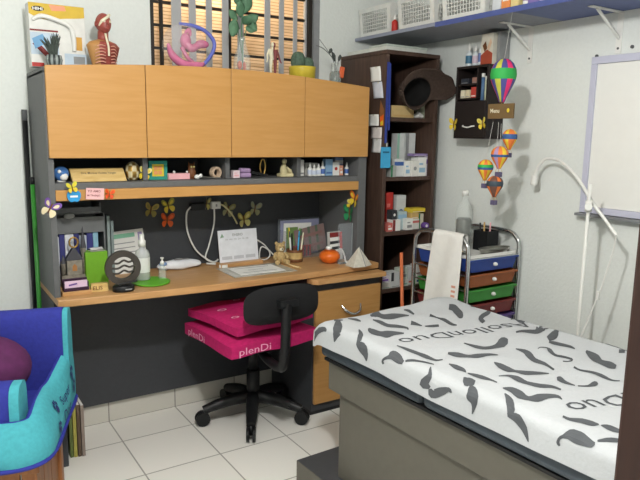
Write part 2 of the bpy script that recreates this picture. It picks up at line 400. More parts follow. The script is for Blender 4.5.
# far hem falls over the end of the couch
g.grid(lambda u, w: (sheet_pt(S0 + (S1 - S0) * u, V0)[0], -V0 + .004 * (w > 0) + .004 * w, sheet_pt(S0 + (S1 - S0) * u, V0)[2] * (1 - w) + w * (.60 if 0 <= S0 + (S1 - S0) * u <= CW else sheet_pt(S0 + (S1 - S0) * u, V0)[2] - .001)), 66, 3)
MOU = [
[(-55,-12,-56,-24),(-45,-3,-47,-25),(-34,9,-34,-25),(-29,16,-16,-14),(-27,21,-5,10),(-20,33,0,32),(-15,44,2,46),(-13,48,-2,59),(-13,52,-7,62),(-13,56,-10,62)],
[(44,42,59,21),(47,44,62,23),(51,47,67,26),(57,50,72,29),(63,52,76,34),(71,54,81,40),(76,55,84,44)],
[(59,37,69,42),(44,51,61,60),(25,71,48,86),(8,88,31,112),(-2,100,13,133),(-9,103,-3,143),(-16,106,-11,136),(-23,109,-20,129),(-29,111,-28,123),(-34,113,-33,119)],
[(60,169,65,168),(47,186,59,183),(30,209,49,205),(19,220,32,232),(17,222,11,252),(4,234,2,257),(-9,238,3,255),(-17,245,4,260),(-23,253,5,272),(-27,259,0,291),(-30,265,-7,300),(-33,273,-15,303),(-36,280,-23,305),(-40,286,-33,305),(-46,292,-42,303),(-50,296,-48,301)],
[(108,44,116,34),(110,54,124,37),(114,68,135,42),(117,79,143,51),(120,87,142,65),(123,94,138,80),(125,99,134,91)],
[(208,63,216,44),(215,65,233,26),(221,70,261,-3),(215,78,291,-22),(214,73,295,-3),(221,73,281,21),(224,80,271,38),(224,90,268,50),(222,103,267,59),(223,115,270,65),(229,124,277,69),(237,132,289,72),(247,137,300,75),(258,139,308,81),(272,139,315,89),(286,139,322,97),(301,139,329,109),(317,141,334,122),(329,142,338,131)],
[(180,104,189,94),(179,115,193,100),(178,130,199,109),(177,146,204,120),(176,161,204,135),(176,176,203,151),(178,191,204,164),(185,202,211,174),(194,211,220,183),(201,220,227,193),(208,230,232,207),(214,241,235,222),(217,250,235,235),(217,254,229,248),(215,257,219,259),(211,261,214,263)],
[(102,172,114,167),(93,182,113,173),(80,198,113,180),(69,218,115,182),(65,233,116,186),(66,243,116,195),(69,251,116,204),(72,257,116,212),(77,262,116,219),(81,267,119,224),(84,274,126,226),(87,282,135,225),(93,287,143,226),(105,286,149,230),(118,282,155,236),(132,279,161,244),(146,280,169,255),(162,283,176,267),(173,285,181,276)],
[(374,63,385,52),(374,70,391,53),(373,81,399,56),(371,92,403,66),(366,106,395,86),(360,125,383,109),(355,138,374,125)],
[(263,222,300,186),(266,225,301,192),(270,231,302,200),(274,236,302,211),(278,243,300,224),(282,252,297,239),(285,258,294,250)],
[(291,269,299,259),(295,274,308,259),(301,281,322,259),(309,287,334,260),(319,290,346,261),(331,291,357,263),(340,292,365,264)],
[(402,178,434,151),(407,184,431,163),(413,193,428,180),(416,204,427,195),(417,217,432,204),(416,232,440,211),(413,247,444,223),(408,263,440,241),(401,282,433,260),(398,297,428,275),(402,305,425,285),(409,308,425,294),(414,309,424,301)],
[(540,147,598,95),(539,155,605,97),(538,165,613,101),(535,173,617,112),(532,176,608,131),(526,185,597,148),(517,199,587,162),(508,216,576,178),(498,234,564,197),(492,248,554,210),(494,254,545,219),(502,254,536,228),(508,252,530,235)],
[(664,153,689,132),(665,158,694,132),(667,165,702,133),(674,168,708,134),(689,163,715,136),(707,155,723,137),(719,149,729,138)],
[(694,221,686,241),(684,227,675,249),(671,234,657,262),(661,239,635,274),(648,244,615,282),(629,250,598,287),(611,257,584,293),(594,265,572,299),(573,276,567,303),(544,299,572,299),(525,322,566,305),(514,339,554,320),(508,350,545,333)],
[(653,366,686,338),(659,365,688,342),(668,365,692,346),(671,369,695,353),(663,380,697,360),(650,397,699,368),(643,412,701,374),(647,419,701,380),(658,420,700,389),(665,420,699,395)],
[(520,494,537,479),(528,495,547,477),(539,495,562,475),(547,498,576,475),(551,506,588,478),(553,515,598,483),(556,524,608,487),(561,532,615,493),(566,539,622,497),(579,543,629,496),(603,538,638,490),(622,531,659,477),(626,531,691,462),(629,530,713,459),(638,528,723,463),(646,524,725,474),(655,517,710,493),(660,518,690,508),(661,521,678,516)],
[(680,541,673,562),(666,547,655,573),(648,552,628,591),(636,556,596,607),(618,563,571,614),(593,573,553,615),(575,581,542,615)],
[(523,626,543,614),(522,632,547,616),(520,639,553,619),(519,648,558,624),(520,656,561,632),(522,666,562,642),(524,675,563,652),(527,683,564,662),(531,691,564,672),(534,698,563,683),(535,705,557,694),(535,712,550,705),(535,717,544,712)],
[(271,474,280,468),(271,488,285,478),(272,507,292,492),(274,524,299,504),(279,534,305,514),(286,543,310,523),(296,549,319,528),(309,553,332,531),(324,555,348,532),(339,557,366,529),(352,560,387,520),(363,562,412,506),(370,564,435,498),(379,560,445,503),(393,555,442,515),(404,551,439,523)],
[(156,512,171,499),(156,523,178,504),(156,538,188,512),(158,551,195,521),(163,560,198,533),(171,568,198,547),(179,576,201,557),(185,584,210,562),(190,593,222,564),(200,600,234,567),(215,603,247,572),(234,603,261,579),(250,605,272,585),(261,608,278,594),(269,612,281,603),(275,615,283,609)],
[(88,581,95,576),(85,591,98,581),(80,604,102,589),(77,618,105,598),(78,628,105,609),(81,638,105,621),(83,645,103,632),(83,649,98,641),(83,651,92,648),(83,654,88,652)],
[(81,664,88,659),(80,670,90,663),(79,680,94,669),(77,689,97,675),(76,699,100,683),(76,710,101,693),(76,720,102,702),(78,728,101,713),(82,736,99,724),(84,743,97,735),(86,752,96,746),(86,761,94,756),(87,767,93,763)],
[(380,602,389,596),(377,613,393,603),(372,628,397,612),(366,642,400,623),(358,653,398,634),(349,664,394,645),(341,676,388,656),(335,687,378,670),(329,700,366,684),(326,714,358,697),(327,726,356,709),(330,736,356,721),(330,748,354,736),(325,764,344,755),(316,781,333,774),(310,794,325,788)],
[(207,656,214,651),(201,665,217,655),(194,678,221,662),(187,691,224,670),(183,704,224,680),(179,717,222,692),(178,729,221,702),(181,735,218,712),(188,739,215,721),(193,745,214,730),(195,754,219,738),(195,766,226,745),(199,776,233,752),(206,782,239,757),(216,786,247,763),(227,790,254,770),(243,796,264,780),(260,801,273,792),(273,805,280,800)],
[(128,740,134,735),(134,744,141,738),(142,749,151,742),(147,757,160,747),(146,768,166,755),(142,782,171,765),(140,795,173,775),(141,804,171,787),(143,813,167,799),(147,822,166,810),(150,833,171,820),(154,845,178,830),(160,856,185,839),(169,863,193,846),(180,869,202,854),(188,874,208,862),(192,882,210,873),(194,892,209,884),(194,898,208,891)],
[(72,800,78,796),(72,808,85,799),(72,819,94,804),(70,830,101,811),(64,841,103,822),(57,854,102,833),(52,866,100,843),(53,875,94,855),(56,883,86,867),(60,891,84,876),(63,900,91,879),(67,908,104,880),(74,915,116,881),(86,917,124,885),(100,916,132,890),(112,917,140,896),(122,920,147,903),(131,924,153,910),(137,928,155,918),(138,933,152,927),(137,938,145,935),(135,942,141,940)],
[(432,651,437,645),(438,649,443,643),(446,647,452,641),(452,647,460,641),(456,651,465,645),(459,658,469,651),(458,665,471,658),(451,672,470,665),(441,680,467,672),(432,691,463,679),(426,701,454,690),(421,712,443,702),(419,722,437,712),(421,730,437,720),(425,737,442,727),(429,745,446,734),(432,753,449,743),(434,762,451,752),(434,769,452,760),(434,772,449,766),(436,771,440,774),(437,770,430,778),(432,771,423,779),(425,771,417,777),(419,770,411,775),(415,767,407,772),(411,762,403,767),(409,759,401,764)],
[(549,747,567,740),(540,754,567,744),(528,766,568,750),(516,778,569,756),(504,791,569,764),(494,803,568,773),(486,814,563,785),(483,821,551,798),(481,829,538,809),(478,840,530,817),(474,853,531,826),(470,866,536,834),(469,876,538,842),(473,881,533,853),(480,885,525,864),(485,887,520,871)],
[(376,817,392,810),(374,823,389,817),(372,832,384,826),(371,842,383,835),(375,851,387,844),(381,862,395,854),(385,872,401,863),(386,882,405,873),(385,893,407,882),(384,903,408,892),(384,914,405,905),(384,925,400,918),(386,934,398,928),(392,941,401,936),(399,945,407,941),(404,948,412,944)],
[(253,847,272,832),(253,849,276,831),(252,852,284,831),(252,854,288,834),(252,858,285,843),(252,865,279,853),(254,873,275,862),(258,881,274,872),(263,889,273,883),(266,895,273,891)],
[(270,902,277,897),(276,906,284,901),(284,913,293,907),(292,919,304,911),(300,923,318,909),(308,926,333,906),(312,928,345,906),(315,928,347,912),(319,928,341,919),(322,929,336,923)],
[(716,665,727,659),(715,676,729,668),(714,691,731,682),(710,705,732,695),(702,716,730,704),(692,726,727,711),(684,738,726,718),(682,751,726,729),(682,764,726,742),(684,775,725,754),(687,784,726,764),(691,792,726,774),(692,797,723,785),(691,801,711,797),(686,807,696,806),(681,811,687,811)],
[(637,810,666,794),(642,814,671,797),(649,818,678,802),(654,821,683,805)],
[(-29,390,-35,381),(-28,388,-33,379),(-25,385,-30,376),(-23,385,-25,375),(-20,387,-18,378),(-16,392,-12,384),(-13,398,-6,391),(-10,405,1,399),(-7,414,13,397),(-6,421,22,400),(-7,428,26,409),(-8,436,25,421),(-9,445,23,433),(-9,455,19,446),(-7,465,12,460),(-6,471,8,470)],
[(6,477,12,471),(10,483,18,475),(15,492,26,482),(21,502,34,489),(25,511,39,499),(30,521,44,509),(35,531,48,520),(39,542,50,532),(43,552,52,545),(46,559,53,554)],
[(65,368,72,362),(64,383,75,373),(62,405,80,389),(62,424,83,405),(64,438,86,418),(67,450,89,431),(70,462,91,444),(70,476,94,455),(70,489,98,466),(71,501,99,478),(73,513,97,494),(75,525,94,510),(79,534,93,522),(88,538,98,528),(98,539,106,531),(105,540,111,533)],
[(25,566,27,568),(15,573,19,578),(0,582,6,594),(-6,578,-6,601),(-13,571,-18,597),(-25,560,-27,593),(-42,556,-24,592),(-49,572,-24,589),(-45,588,-29,596),(-42,597,-32,602)],
[(-44,594,-37,605),(-50,595,-39,611),(-59,597,-40,617),(-65,608,-38,618),(-60,626,-36,616),(-53,638,-31,623),(-46,647,-24,634),(-39,657,-19,646),(-31,666,-14,659),(-26,671,-11,672),(-24,673,-13,681),(-24,678,-19,684),(-25,682,-22,685)],
[(48,678,53,677),(37,687,54,682),(22,700,56,688),(10,717,59,688),(11,728,60,692),(16,732,60,701),(23,726,53,719),(35,716,26,738),(26,721,15,740),(18,726,9,740)],
[(7,735,21,732),(-3,739,20,739),(-12,738,19,750),(-19,740,13,763),(-24,745,0,777),(-26,753,-9,779),(-29,758,-21,779),(-37,761,-34,775),(-48,762,-47,770),(-57,762,-56,766)],
[(49,824,55,823),(40,833,53,830),(27,846,49,841),(15,858,42,854),(4,870,31,868),(-4,876,18,883),(-8,878,3,897),(-7,879,-8,897),(-10,878,-10,893),(-19,881,-5,891),(-21,889,-4,894),(-22,896,-1,903),(-23,901,-1,915),(-26,909,-6,925),(-31,918,-13,934),(-36,927,-22,942),(-43,935,-34,947),(-52,944,-47,951),(-58,950,-56,953)],
[(54,1000,65,995),(53,1006,65,1000),(51,1013,65,1007),(51,1022,67,1013),(54,1031,73,1019),(58,1040,81,1026),(61,1048,88,1033),(62,1056,91,1042),(64,1064,93,1050),(67,1071,94,1057),(73,1075,93,1064),(81,1077,93,1070),(87,1078,92,1075)],
[(86,1084,91,1081),(85,1087,95,1082),(84,1092,100,1084),(83,1097,105,1087),(82,1101,107,1090),(82,1106,109,1094),(83,1112,110,1100),(86,1119,110,1108),(90,1126,110,1117),(94,1131,110,1124)],
[(-28,1040,-33,1036),(-27,1038,-32,1034),(-25,1037,-31,1031),(-23,1036,-27,1028),(-20,1036,-22,1028),(-16,1037,-15,1030),(-13,1039,-8,1034),(-10,1043,-2,1040),(-8,1050,7,1044),(-7,1056,16,1048),(-8,1063,21,1055),(-9,1071,22,1064),(-9,1080,23,1073),(-8,1089,22,1082),(-6,1099,19,1092),(-4,1107,17,1100),(-1,1115,15,1107),(5,1117,14,1112),(9,1118,14,1115)],
[(18,1118,22,1115),(20,1121,27,1117),(23,1125,34,1119),(27,1130,41,1121),(31,1133,47,1123),(34,1136,52,1126),(38,1140,57,1129),(44,1145,63,1135),(51,1150,67,1141),(56,1154,70,1146)]]

def printed(poly, dv=0, du=0):
    P = [((a + du * 1000) / 1000, b / 1000 + dv, (c + du * 1000) / 1000, d_ / 1000 + dv) for a, b, c, d_ in poly]
    vs = []; M = 3
    if min(p[1] for p in P) < -.005 + 0 or max(p[3] for p in P) > V1: 
        P = [(a, min(max(b, V0), V1), c, min(max(d_, V0), V1)) for a, b, c, d_ in P]
    for a, b, c, d_ in P:
        a = min(max(a, S0 + .002), S1); c = min(max(c, S0 + .002), S1)
        for k in range(M + 1): vs.append(sheet_pt(a + (c - a) * k / M, b + (d_ - b) * k / M, .0012))
    fs = [(i * (M + 1) + k, i * (M + 1) + k + 1, (i + 1) * (M + 1) + k + 1, (i + 1) * (M + 1) + k) for i in range(len(P) - 1) for k in range(M)]
    g.add(vs, fs, 1)
for i, p in enumerate(MOU):
    printed(p)
    vm = sum(q[1] for q in p) / len(p)
    if 520 < vm < 760: printed(p, .92)
def sheet_text(body, u0, v0, size, sx, drift):
    k = G().text(body, size, (0, 0, 0), (1, 0, 0), (0, 1, 0), sx=sx)
    g.add([sheet_pt(u0 - x, v0 + y + drift * x, .0013) for x, y, z in k.v], k.f, 1)
sheet_text('AsollonDuo', .665, .412, .086, 1.32, -.19)
sheet_text('AsollonDuo', .665, 1.062, .086, 1.32, -.19)
g.build('paper_sheet', [SHEET, PRINT], CO, fix=False)
# ================================================================ office chair and cushions
t = thing('office_chair', 'black swivel office chair pushed under the desk with its back to the couch', 'chair', (1.32, 2.62, 0))
for k in range(5):
    a = math.radians(-119 + 72 * k); c, s_ = math.cos(a), math.sin(a)
    g = G().tube([(.02 * c, .02 * s_, .115), (.13 * c, .13 * s_, .105), (.245 * c, .245 * s_, .075)], [.034, .029, .021], 10, smooth=3)
    lg = g.build('base_arm', BLACK, t)
    g = G()
    for sd in (-1, 1):
        p = Vector((.25 * c - sd * .014 * s_, .25 * s_ + sd * .014 * c, .034)); ax = Vector((-s_, c, 0)) * .007
        g.cyl(p - ax, p + ax, .034, n=16)
    g.cyl((.248 * c, .248 * s_, .03), (.246 * c, .246 * s_, .075), .007)
    g.build('caster', BLACK, lg)
G().cyl((0, 0, .075), (0, 0, .25), .032).cyl((0, 0, .25), (0, 0, .41), .022).build('gas_column', BLACK, t)
G().lathe((-.03, -.04, 0), [(.10, .405), (.19, .415), (.215, .435), (.20, .452)], 28, 0, sx=1.02, sy=1.02).build('seat', BLACKF, t)
G().tube([(0, .02, .402), (-.06, -.25, .395), (-.075, -.405, .405), (-.08, -.445, .46), (-.08, -.455, .55), (-.078, -.457, .70)], [.018, .02, .021, .022, .022, .022], 8).obox((-.072, -.458, .70), (.085, .034, .030)).build('back_support', BLACK, t)
g = G()
def backp(u, w, y0):
    x = (u - .5) * 2; z = (w - .5) * 2
    k = max(abs(x), abs(z)); 
    ln = (abs(x) ** 3.4 + abs(z) ** 3.4) ** (1 / 3.4) if k > 0 else 1
    f = k / ln if ln else 1
    return (x * f * .178, y0, z * f * .080)
def slab(g, fn, th, n=14):
    g.grid(lambda u, w: Vector(fn(u, w)) + Vector((0, th * (1 - max(abs(u - .5), abs(w - .5)) ** 4 * 16), 0)), n, n)
    g.grid(lambda u, w: Vector(fn(u, w)) - Vector((0, th * (1 - max(abs(u - .5), abs(w - .5)) ** 4 * 16), 0)), n, n)
slab(g, lambda u, w: (lambda p: (p[0] - .075, -.405 - .35 * p[0] ** 2, .683 + p[2]))(backp(u, w, 0)), .024)
g.build('backrest', BLACKF, t)
MAG = mat('magenta_fabric', 'B3195F', .85, var=.12, scale=60, bump=.3); MAGL = mat('pink_white_print', 'E6A9C4', .8)
def cushion(name, label, loc, w, d, h, rz, extra):
    t = thing(name, label, 'cushion', loc, rz, 'magenta cushions on the office chair')
    def pt(u, v, s):
        x = (u - .5) * 2; y = (v - .5) * 2
        e = max(0, 1 - max(abs(x), abs(y)) ** 5)
        rx = 1 - .05 * (1 - abs(y)) ** 2 * 0 ; puff = .62 + .38 * e
        if max(abs(x), abs(y)) > .999: puff = .62
        return (x * w / 2 * (1 - .02 * abs(y) ** 6), y * d / 2 * (1 - .02 * abs(x) ** 6), h / 2 + s * h / 2 * puff + .004 * math.sin(5 * x + 3 * y))
    g = G(); n = 18
    g.grid(lambda u, v: pt(u, v, 1), n, n); g.grid(lambda u, v: pt(u, v, -1), n, n)
    for i in range(n):
        for (a, b) in (((i / n, 0), ((i + 1) / n, 0)), ((i / n, 1), ((i + 1) / n, 1)), ((0, i / n), (0, (i + 1) / n)), ((1, i / n), (1, (i + 1) / n))):
            g.add([pt(*a, 1), pt(*b, 1), pt(*b, -1), pt(*a, -1)], [(0, 1, 2, 3)], 0, True)
    extra(g, pt); g.build('cover', [MAG, MAGL], t, fix=True); return t
def ring(g, c, r, n=14, z=0, el=.6):
    v = []
    for k in range(n):
        a = 2 * PI * k / n
        for q in (r, r * .62): v.append((c[0] + q * math.cos(a), c[1] + q * el * math.sin(a), z))
    g.add(v, [(2 * k, 2 * k + 1, (2 * k + 3) % (2 * n), (2 * k + 2) % (2 * n)) for k in range(n)], 1)
def ex1(g, pt):
    k = G().text('plenDi', .055, (0, 0, 0), (1, 0, 0), (0, 1, 0), sx=1.1)
    g.add([(x - .19, -.2212 + .0, .022 + y * .8) for x, y, z in k.v], k.f, 1)
    k = G().text('plenDi', .055, (0, 0, 0), (1, 0, 0), (0, 1, 0), sx=1.1)
    g.add([(-.2262, .17 - x, .022 + y * .8) for x, y, z in k.v], k.f, 1)
def ex2(g, pt):
    for c, r in (((-.12, .05), .024), ((-.15, -.10), .02), ((.10, -.12), .022), ((.02, .14), .02), ((-.02, -.16), .016)): ring(g, c, r, z=pt(c[0] / .42 + .5, c[1] / .41 + .5, 1)[2] + .002)
cushion('seat_cushion', 'flat magenta printed cushion lying directly on the black office chair seat', (1.24, 2.49, .453), .45, .44, .080, math.radians(5), ex1)
cushion('seat_cushion', 'magenta cushion with white rings, topmost of the two on the office chair', (1.25, 2.51, .542), .42, .41, .055, math.radians(9), ex2)

# ================================================================ pet bed on a wooden stand
PBY = -math.radians(20)
TEAL = mat('teal_quilted_cloth', '47A3AF', .85, var=.08, scale=80, bump=.3); ROYAL = mat('royal_blue_cloth', '2D3490', .8, var=.1, scale=60, bump=.3)
PLUM = mat('plum_cloth', '55234F', .85, var=.15, scale=40, bump=.3)
ST = thing('wooden_stand', 'varnished pine stand under the blue and teal pet bed', 'stand', (.47, 2.42, 0), PBY)
G().box(-.60, -.045, -.50, -.05, .335, .366).build('top', CRATEW, ST, bevel=.004)
for x in (-.59, -.10):
    for y in (-.49, -.10): G().box(x, x + .045, y, y + .04, 0, .334).build('leg', CRATEW, ST, bevel=.004)
for k in range(3): G().box(-.085, -.068, -.44 + k * .115, -.33 + k * .115, .03, .334).build('side_board', CRATEW, ST, bevel=.003)
G().box(-.54, -.105, -.488, -.474, .03, .334).build('front_board', CRATEW, ST, bevel=.003)

t = thing('pet_bed', 'royal blue and teal padded pet bed with paw prints at the left edge', 'pet bed', (.46, 2.42, .368), PBY)
W_, D_ = .66, .54
RC = .11
def perim(s):            # point and outward direction on the right side, round the corner and along the front
    L1 = D_ - RC; L2 = RC * PI / 2
    if s < L1: return (0, -s), (1, 0)
    if s < L1 + L2:
        a = (s - L1) / RC; return (-RC + RC * math.cos(a), -L1 - RC * math.sin(a)), (math.cos(a), -math.sin(a))
    return (-RC - (s - L1 - L2), -D_), (0, -1)
STOT = D_ - RC + RC * PI / 2 + W_ - RC
def lipz(s): return .20 - .055 * min(1, max(0, s - .06) / .16) - .025 * min(1, max(0, (s - .36) / .12))
def LN(s): return .004 + .034 * min(1, max(0, s - .07) / .2)
def wallp(s, q):
    (x, y), (nx, ny) = perim(s); hz = lipz(s)
    if q < .6:
        k = q / .6; off = LN(s) * k ** 1.3 - .014 * math.sin(PI * k) * min(1, LN(s) / .02); z = hz * k
    else:
        k = (q - .6) / .4; off = LN(s) + .06 * math.sin(k * PI / 2); z = hz + .012 * math.sin(PI * min(1, k * 1.6)) - (hz - .05) * max(0, k - .4) / .6
    return (x - nx * off, y - ny * off, z)
def side(u, v): return wallp(u * D_, v)
g = G(); g.grid(lambda u, v: wallp(u * STOT, v), 60, 20, mfn=lambda u, v: 0 if v < .66 else 1)
g.build('side_wall', [TEAL, ROYAL], t)
# tall back bolster with a teal end
def bol(x0, x1, y0, y1, z0, z1, m, n=16, sag=0.0):
    g = G()
    def f(u, v):
        a = 2 * PI * v; cy, cz = math.cos(a), math.sin(a)
        e = .55
        sy = math.copysign(abs(cy) ** e, cy); sz = math.copysign(abs(cz) ** e, cz)
        x = x0 + (x1 - x0) * u; dz = -sag * math.sin(PI * u)
        return (x, (y0 + y1) / 2 + sy * (y1 - y0) / 2, (z0 + z1) / 2 + sz * (z1 - z0) / 2 + dz * (sz > 0))
    g.grid(f, n, 28)
    ends = [[f(u, k / 28) for k in range(28)] for u in (0, 1)]
    for e in ends: g.add(e, [tuple(range(28))], 0)
    return g
bb = bol(-W_, -.022, -.085, -.002, .0, .372, 0, sag=.006).build('back_bolster', ROYAL, t)
bol(-.021, -.003, -.088, .001, .0, .370, 0).build('bolster_end', TEAL, bb)
fb = bol(-W_ + .02, -.119, -D_ + .075, -D_ + .185, .01, .235, 0).build('front_bolster', ROYAL, t)
bol(-.118, -.09, -D_ + .072, -D_ + .188, .01, .234, 0).build('bolster_end', TEAL, fb)
G().box(-W_, -.10, -D_ + .08, -.07, .005, .075).build('bottom_pad', ROYAL, t, bevel=.015, seg=3)
G().tube([(-.03, .002, .006), (.002, -.002, .006), (.003, -.2, .006), (.003, -.42, .006), (-.03, -.51, .006), (-.12, -D_ - .003, .006), (-.3, -D_ - .003, .006), (-W_, -D_ - .003, .006)], .007, 8).build('piping', ROYAL, t)
# printed lettering and paw prints on the teal side
sl = Vector((-.075, 0, .11)).normalized(); nrm = Vector((.83, 0, .56))
def onside(d, q): p = Vector(side(d / D_, q * .6)); return p
g = G()
def stamp(body, d0, q, size):
    k = G().text(body, size, (0, 0, 0), (1, 0, 0), (0, 1, 0), sx=1.0)
    vs = []
    for x, y, z in k.v:
        d = d0 - x; base = Vector(side(d / D_, (q + y / .16) * .6)); vs.append(base + Vector((.004, 0, .002)))
    g.add(vs, k.f, 0)
def blob(d, q, r, el=1.0):
    v = []
    for k in range(10):
        a = 2 * PI * k / 10; v.append(Vector(side((d + r * math.cos(a)) / D_, (q + el * r * math.sin(a) / .16) * .6)) + Vector((.004, 0, .002)))
    g.add(v, [tuple(range(10))], 0)
def paw(d, q, r=.014):
    blob(d, q, r)
    for dx, dy in ((-1.2, 1.1), (-.45, 1.75), (.45, 1.75), (1.2, 1.1)): blob(d + dx * r, q + dy * r / .16, r * .42, 1.3)
stamp('Super', .262, .56, .046); stamp('Dog', .275, .18, .060)
NP = mat('navy_print', '28366E', .8)
g.build('printed_word', NP, t, fix=False)
for d_, q_ in ((.32, .66), (.355, .26), (.085, .62), (.06, .30)):
    g = G(); paw(d_, q_); g.build('paw_print', NP, t, fix=False)
t = thing('throw_cushion', 'rounded plum cushion lying inside the blue pet bed', 'cushion', (.125, 2.30, .452), PBY)
g = G().ball((-.0, .0, .135), (.175, .13, .115), 22, rows=14); g.build('cover', PLUM, t)
G().tube([(-.14, -.06, .16), (-.04, -.08, .215), (.07, -.07, .20), (.14, -.04, .15)], [.004, .014, .014, .004], 6).build('fold', PLUM, t)

# magazines standing on the floor
for k, (c, n_) in enumerate((('5F6C3A', 'olive'), ('A79F4E', 'yellow green'), ('5B4A3C', 'brown'), ('8B7D74', 'taupe'))):
    o = thing('magazine', '%s covered thin magazine standing on the floor by the pet bed' % n_, 'magazine', (.480 + .0155 * k, 2.665 - .004 * k, 0), 0, 'magazines standing under the desk')
    G().box(-.0065, .0065, 0, .19, .001, .243 - .004 * k).build('cover', mat('mag_' + n_.replace(' ', '_'), c, .5), o, rot=(0, .0, 0))
    G().box(-.005, .005, .002, .1915, .0025, .2445 - .004 * k).build('pages', PAPER, o)

# poles leaning beside the hutch
o = thing('broom_pole', 'dark pole standing against the wall left of the hutch', 'pole', (.408, 2.86, 0))
G().cyl((-.012, .0, 0), (.0, .06, 1.42), .011).build('shaft', BLACK, o); G().cyl((.0, .06, 1.421), (.0, .06, 1.465), .011).build('grip', DGREY, o)
o = thing('mop_pole', 'green pole standing beside the hutch side panel', 'pole', (.412, 2.80, 0))
G().cyl((-.008, 0, 0), (-.004, .015, 1.16), .009).build('shaft', mat('green_paint', '2F7A2C', .45), o); G().cyl((-.004, .015, 1.1605), (-.004, .015, 1.19), .009).build('cap', BLACK, o)

# ================================================================ drawer cart and what stands on it
CX0, CX1, CY0, CY1 = 2.10, 2.445, 2.00, 2.365
t = thing('drawer_cart', 'chrome framed cart of coloured plastic drawers by the right wall', 'cart', (2.2725, 2.18, 0))
hx, hy = (CX1 - CX0) / 2, (CY1 - CY0) / 2
for sx in (-1, 1):
    x = sx * hx
    fr = G().tube([(x, -hy, .05), (x, -hy, .60), (x, -hy, .85), (x, -hy + .02, .905), (x, -hy + .065, .928), (x, 0, .932), (x, hy - .065, .928), (x, hy - .02, .905), (x, hy, .85), (x, hy, .60), (x, hy, .05)], .0105, 10, smooth=5).build('side_frame', CHROME, t)
    for y in (-hy, hy):
        G().cyl((x - .008, y, .026), (x + .008, y, .026), .025).cyl((x, y, .03), (x, y, .06), .008).build('caster', BLACK, fr)
g = G()
for z in (.822, .23): g.tube([(-hx, -hy, z), (hx, -hy, z)], .006, 8, smooth=0).tube([(-hx, hy, z), (hx, hy, z)], .006, 8, smooth=0)
for k in range(8):
    z = .822 - .072 * (k + 1)
    for sx in (-1, 1): g.tube([(sx * hx, -hy, z), (sx * hx, hy, z)], .005, 8, smooth=0)
g.build('rails', CHROME, t)
g = G().box(-hx + .012, hx - .012, -hy + .005, hy - .005, .828, .832); 
for a in ((-hx + .012, -hx + .016, -hy + .005, hy - .005), (hx - .016, hx - .012, -hy + .005, hy - .005), (-hx + .012, hx - .012, -hy + .005, -hy + .009), (-hx + .012, hx - .012, hy - .009, hy - .005)): g.box(*a, .832, .843)
g.build('top_tray', WHITE, t)
for k, (c, n_) in enumerate((('2B4691', 'blue'), ('97552F', 'orange brown'), ('3F8E3C', 'green'), ('78302F', 'dark red'), ('54407C', 'purple'), ('2B4691', 'blue'), ('97552F', 'orange brown'), ('3F8E3C', 'green'))):
    z1 = .824 - .072 * k; z0 = z1 - .062; m_ = mat('drawer_' + n_.replace(' ', '_'), c, .3, alpha=.96)
    g = G(); a, b = hx - .014, hx - .028
    v = [(-a, -hy - .006, z1), (a, -hy - .006, z1), (a, hy - .012, z1), (-a, hy - .012, z1), (-b, -hy + .006, z0), (b, -hy + .006, z0), (b, hy - .02, z0), (-b, hy - .02, z0)]
    g.add(v, [(0, 1, 5, 4), (1, 2, 6, 5), (2, 3, 7, 6), (3, 0, 4, 7), (4, 5, 6, 7)]).box(-a - .006, a + .006, -hy - .01, -hy + .004, z1 - .010, z1)
    d = g.build('drawer', m_, t, bevel=.0015); plab(d, n_ + ' plastic drawer')
    G().ball((0, -hy - .011, z1 - .030), (.011, .012, .009), 12).build('knob', WHITE, d)
# towel of paper over the left rail
o = thing('paper_towel_sheet', 'long white paper sheet hanging over the left rail of the drawer cart', 'sheet', (CX0, 2.115, .932))
def towel(u, v):
    y = .095 - .190 * u
    d = v * .50
    if d < .07: x = .018; z = -.07 + d
    elif d < .115:
        a = (d - .07) / .045 * PI; x = .0165 * math.cos(a); z = .0165 * math.sin(a) * .9 - .001
    else: x = -.0165 - .03 * (d - .115) - .004 * math.sin(u * 9 + d * 6); z = -(d - .115)
    return (x, y * (1 - .03 * v) + .10 * max(0, d - .1) * (1.2 - u), z + .0)
g = G().grid(towel, 14, 30); 
for k in range(4):
    u0, v0 = .80, .70 + k * .045; g.grid(lambda u, v: Vector(towel(u0 + .11 * u, v0 + .022 * v)) + Vector((-.0015, 0, 0)), 2, 2, m=1)
g.build('sheet', [PAPER, mat('faded_red_print', 'D8A08A', .8)], o, fix=False)
o = thing('water_bottle', 'large clear plastic bottle with white cap on the drawer cart', 'bottle', (2.27, 2.20, .8335))
G().lathe((0, 0, 0), [(.038, 0), (.043, .006), (.043, .05), (.040, .06), (.043, .07), (.043, .10), (.040, .11), (.043, .12), (.043, .18), (.034, .215), (.020, .24), (.014, .250), (.014, .265)], 22).build('body', GLASS, o)
G().lathe((0, 0, 0), [(.0155, .265), (.0155, .288), (.013, .290)], 18).build('cap', WHITE, o)
G().lathe((0, 0, 0), [(.030, .002), (.037, .01), (.037, .145), (.030, .155)], 18).build('contents', mat('grey_pebbles', '4C4D48', .25, var=.4, scale=90), o)
o = thing('pen_box', 'square black desk box holding pens on the drawer cart', 'pen box', (2.355, 2.13, .8335), .05)
g = G(); a = .043
for q in ((-a, a, -a, -a + .004), (-a, a, a - .004, a), (-a, -a + .004, -a, a), (a - .004, a, -a, a)): g.box(*q, 0, .098)
g.box(-a, a, -a, a, 0, .004).build('box', BLACK, o, bevel=.001)
for x, y, c in ((-.02, .01, BLACK), (.005, .015, TAN), (.015, -.01, PINK)):
    G().cyl((x, y, .006), (x * 1.5 - .006, y, .135), .004).build('pen', c, o)
o = thing('kidney_dish', 'shallow stainless steel dish at the front of the drawer cart top', 'dish', (2.325, 2.045, .8335))
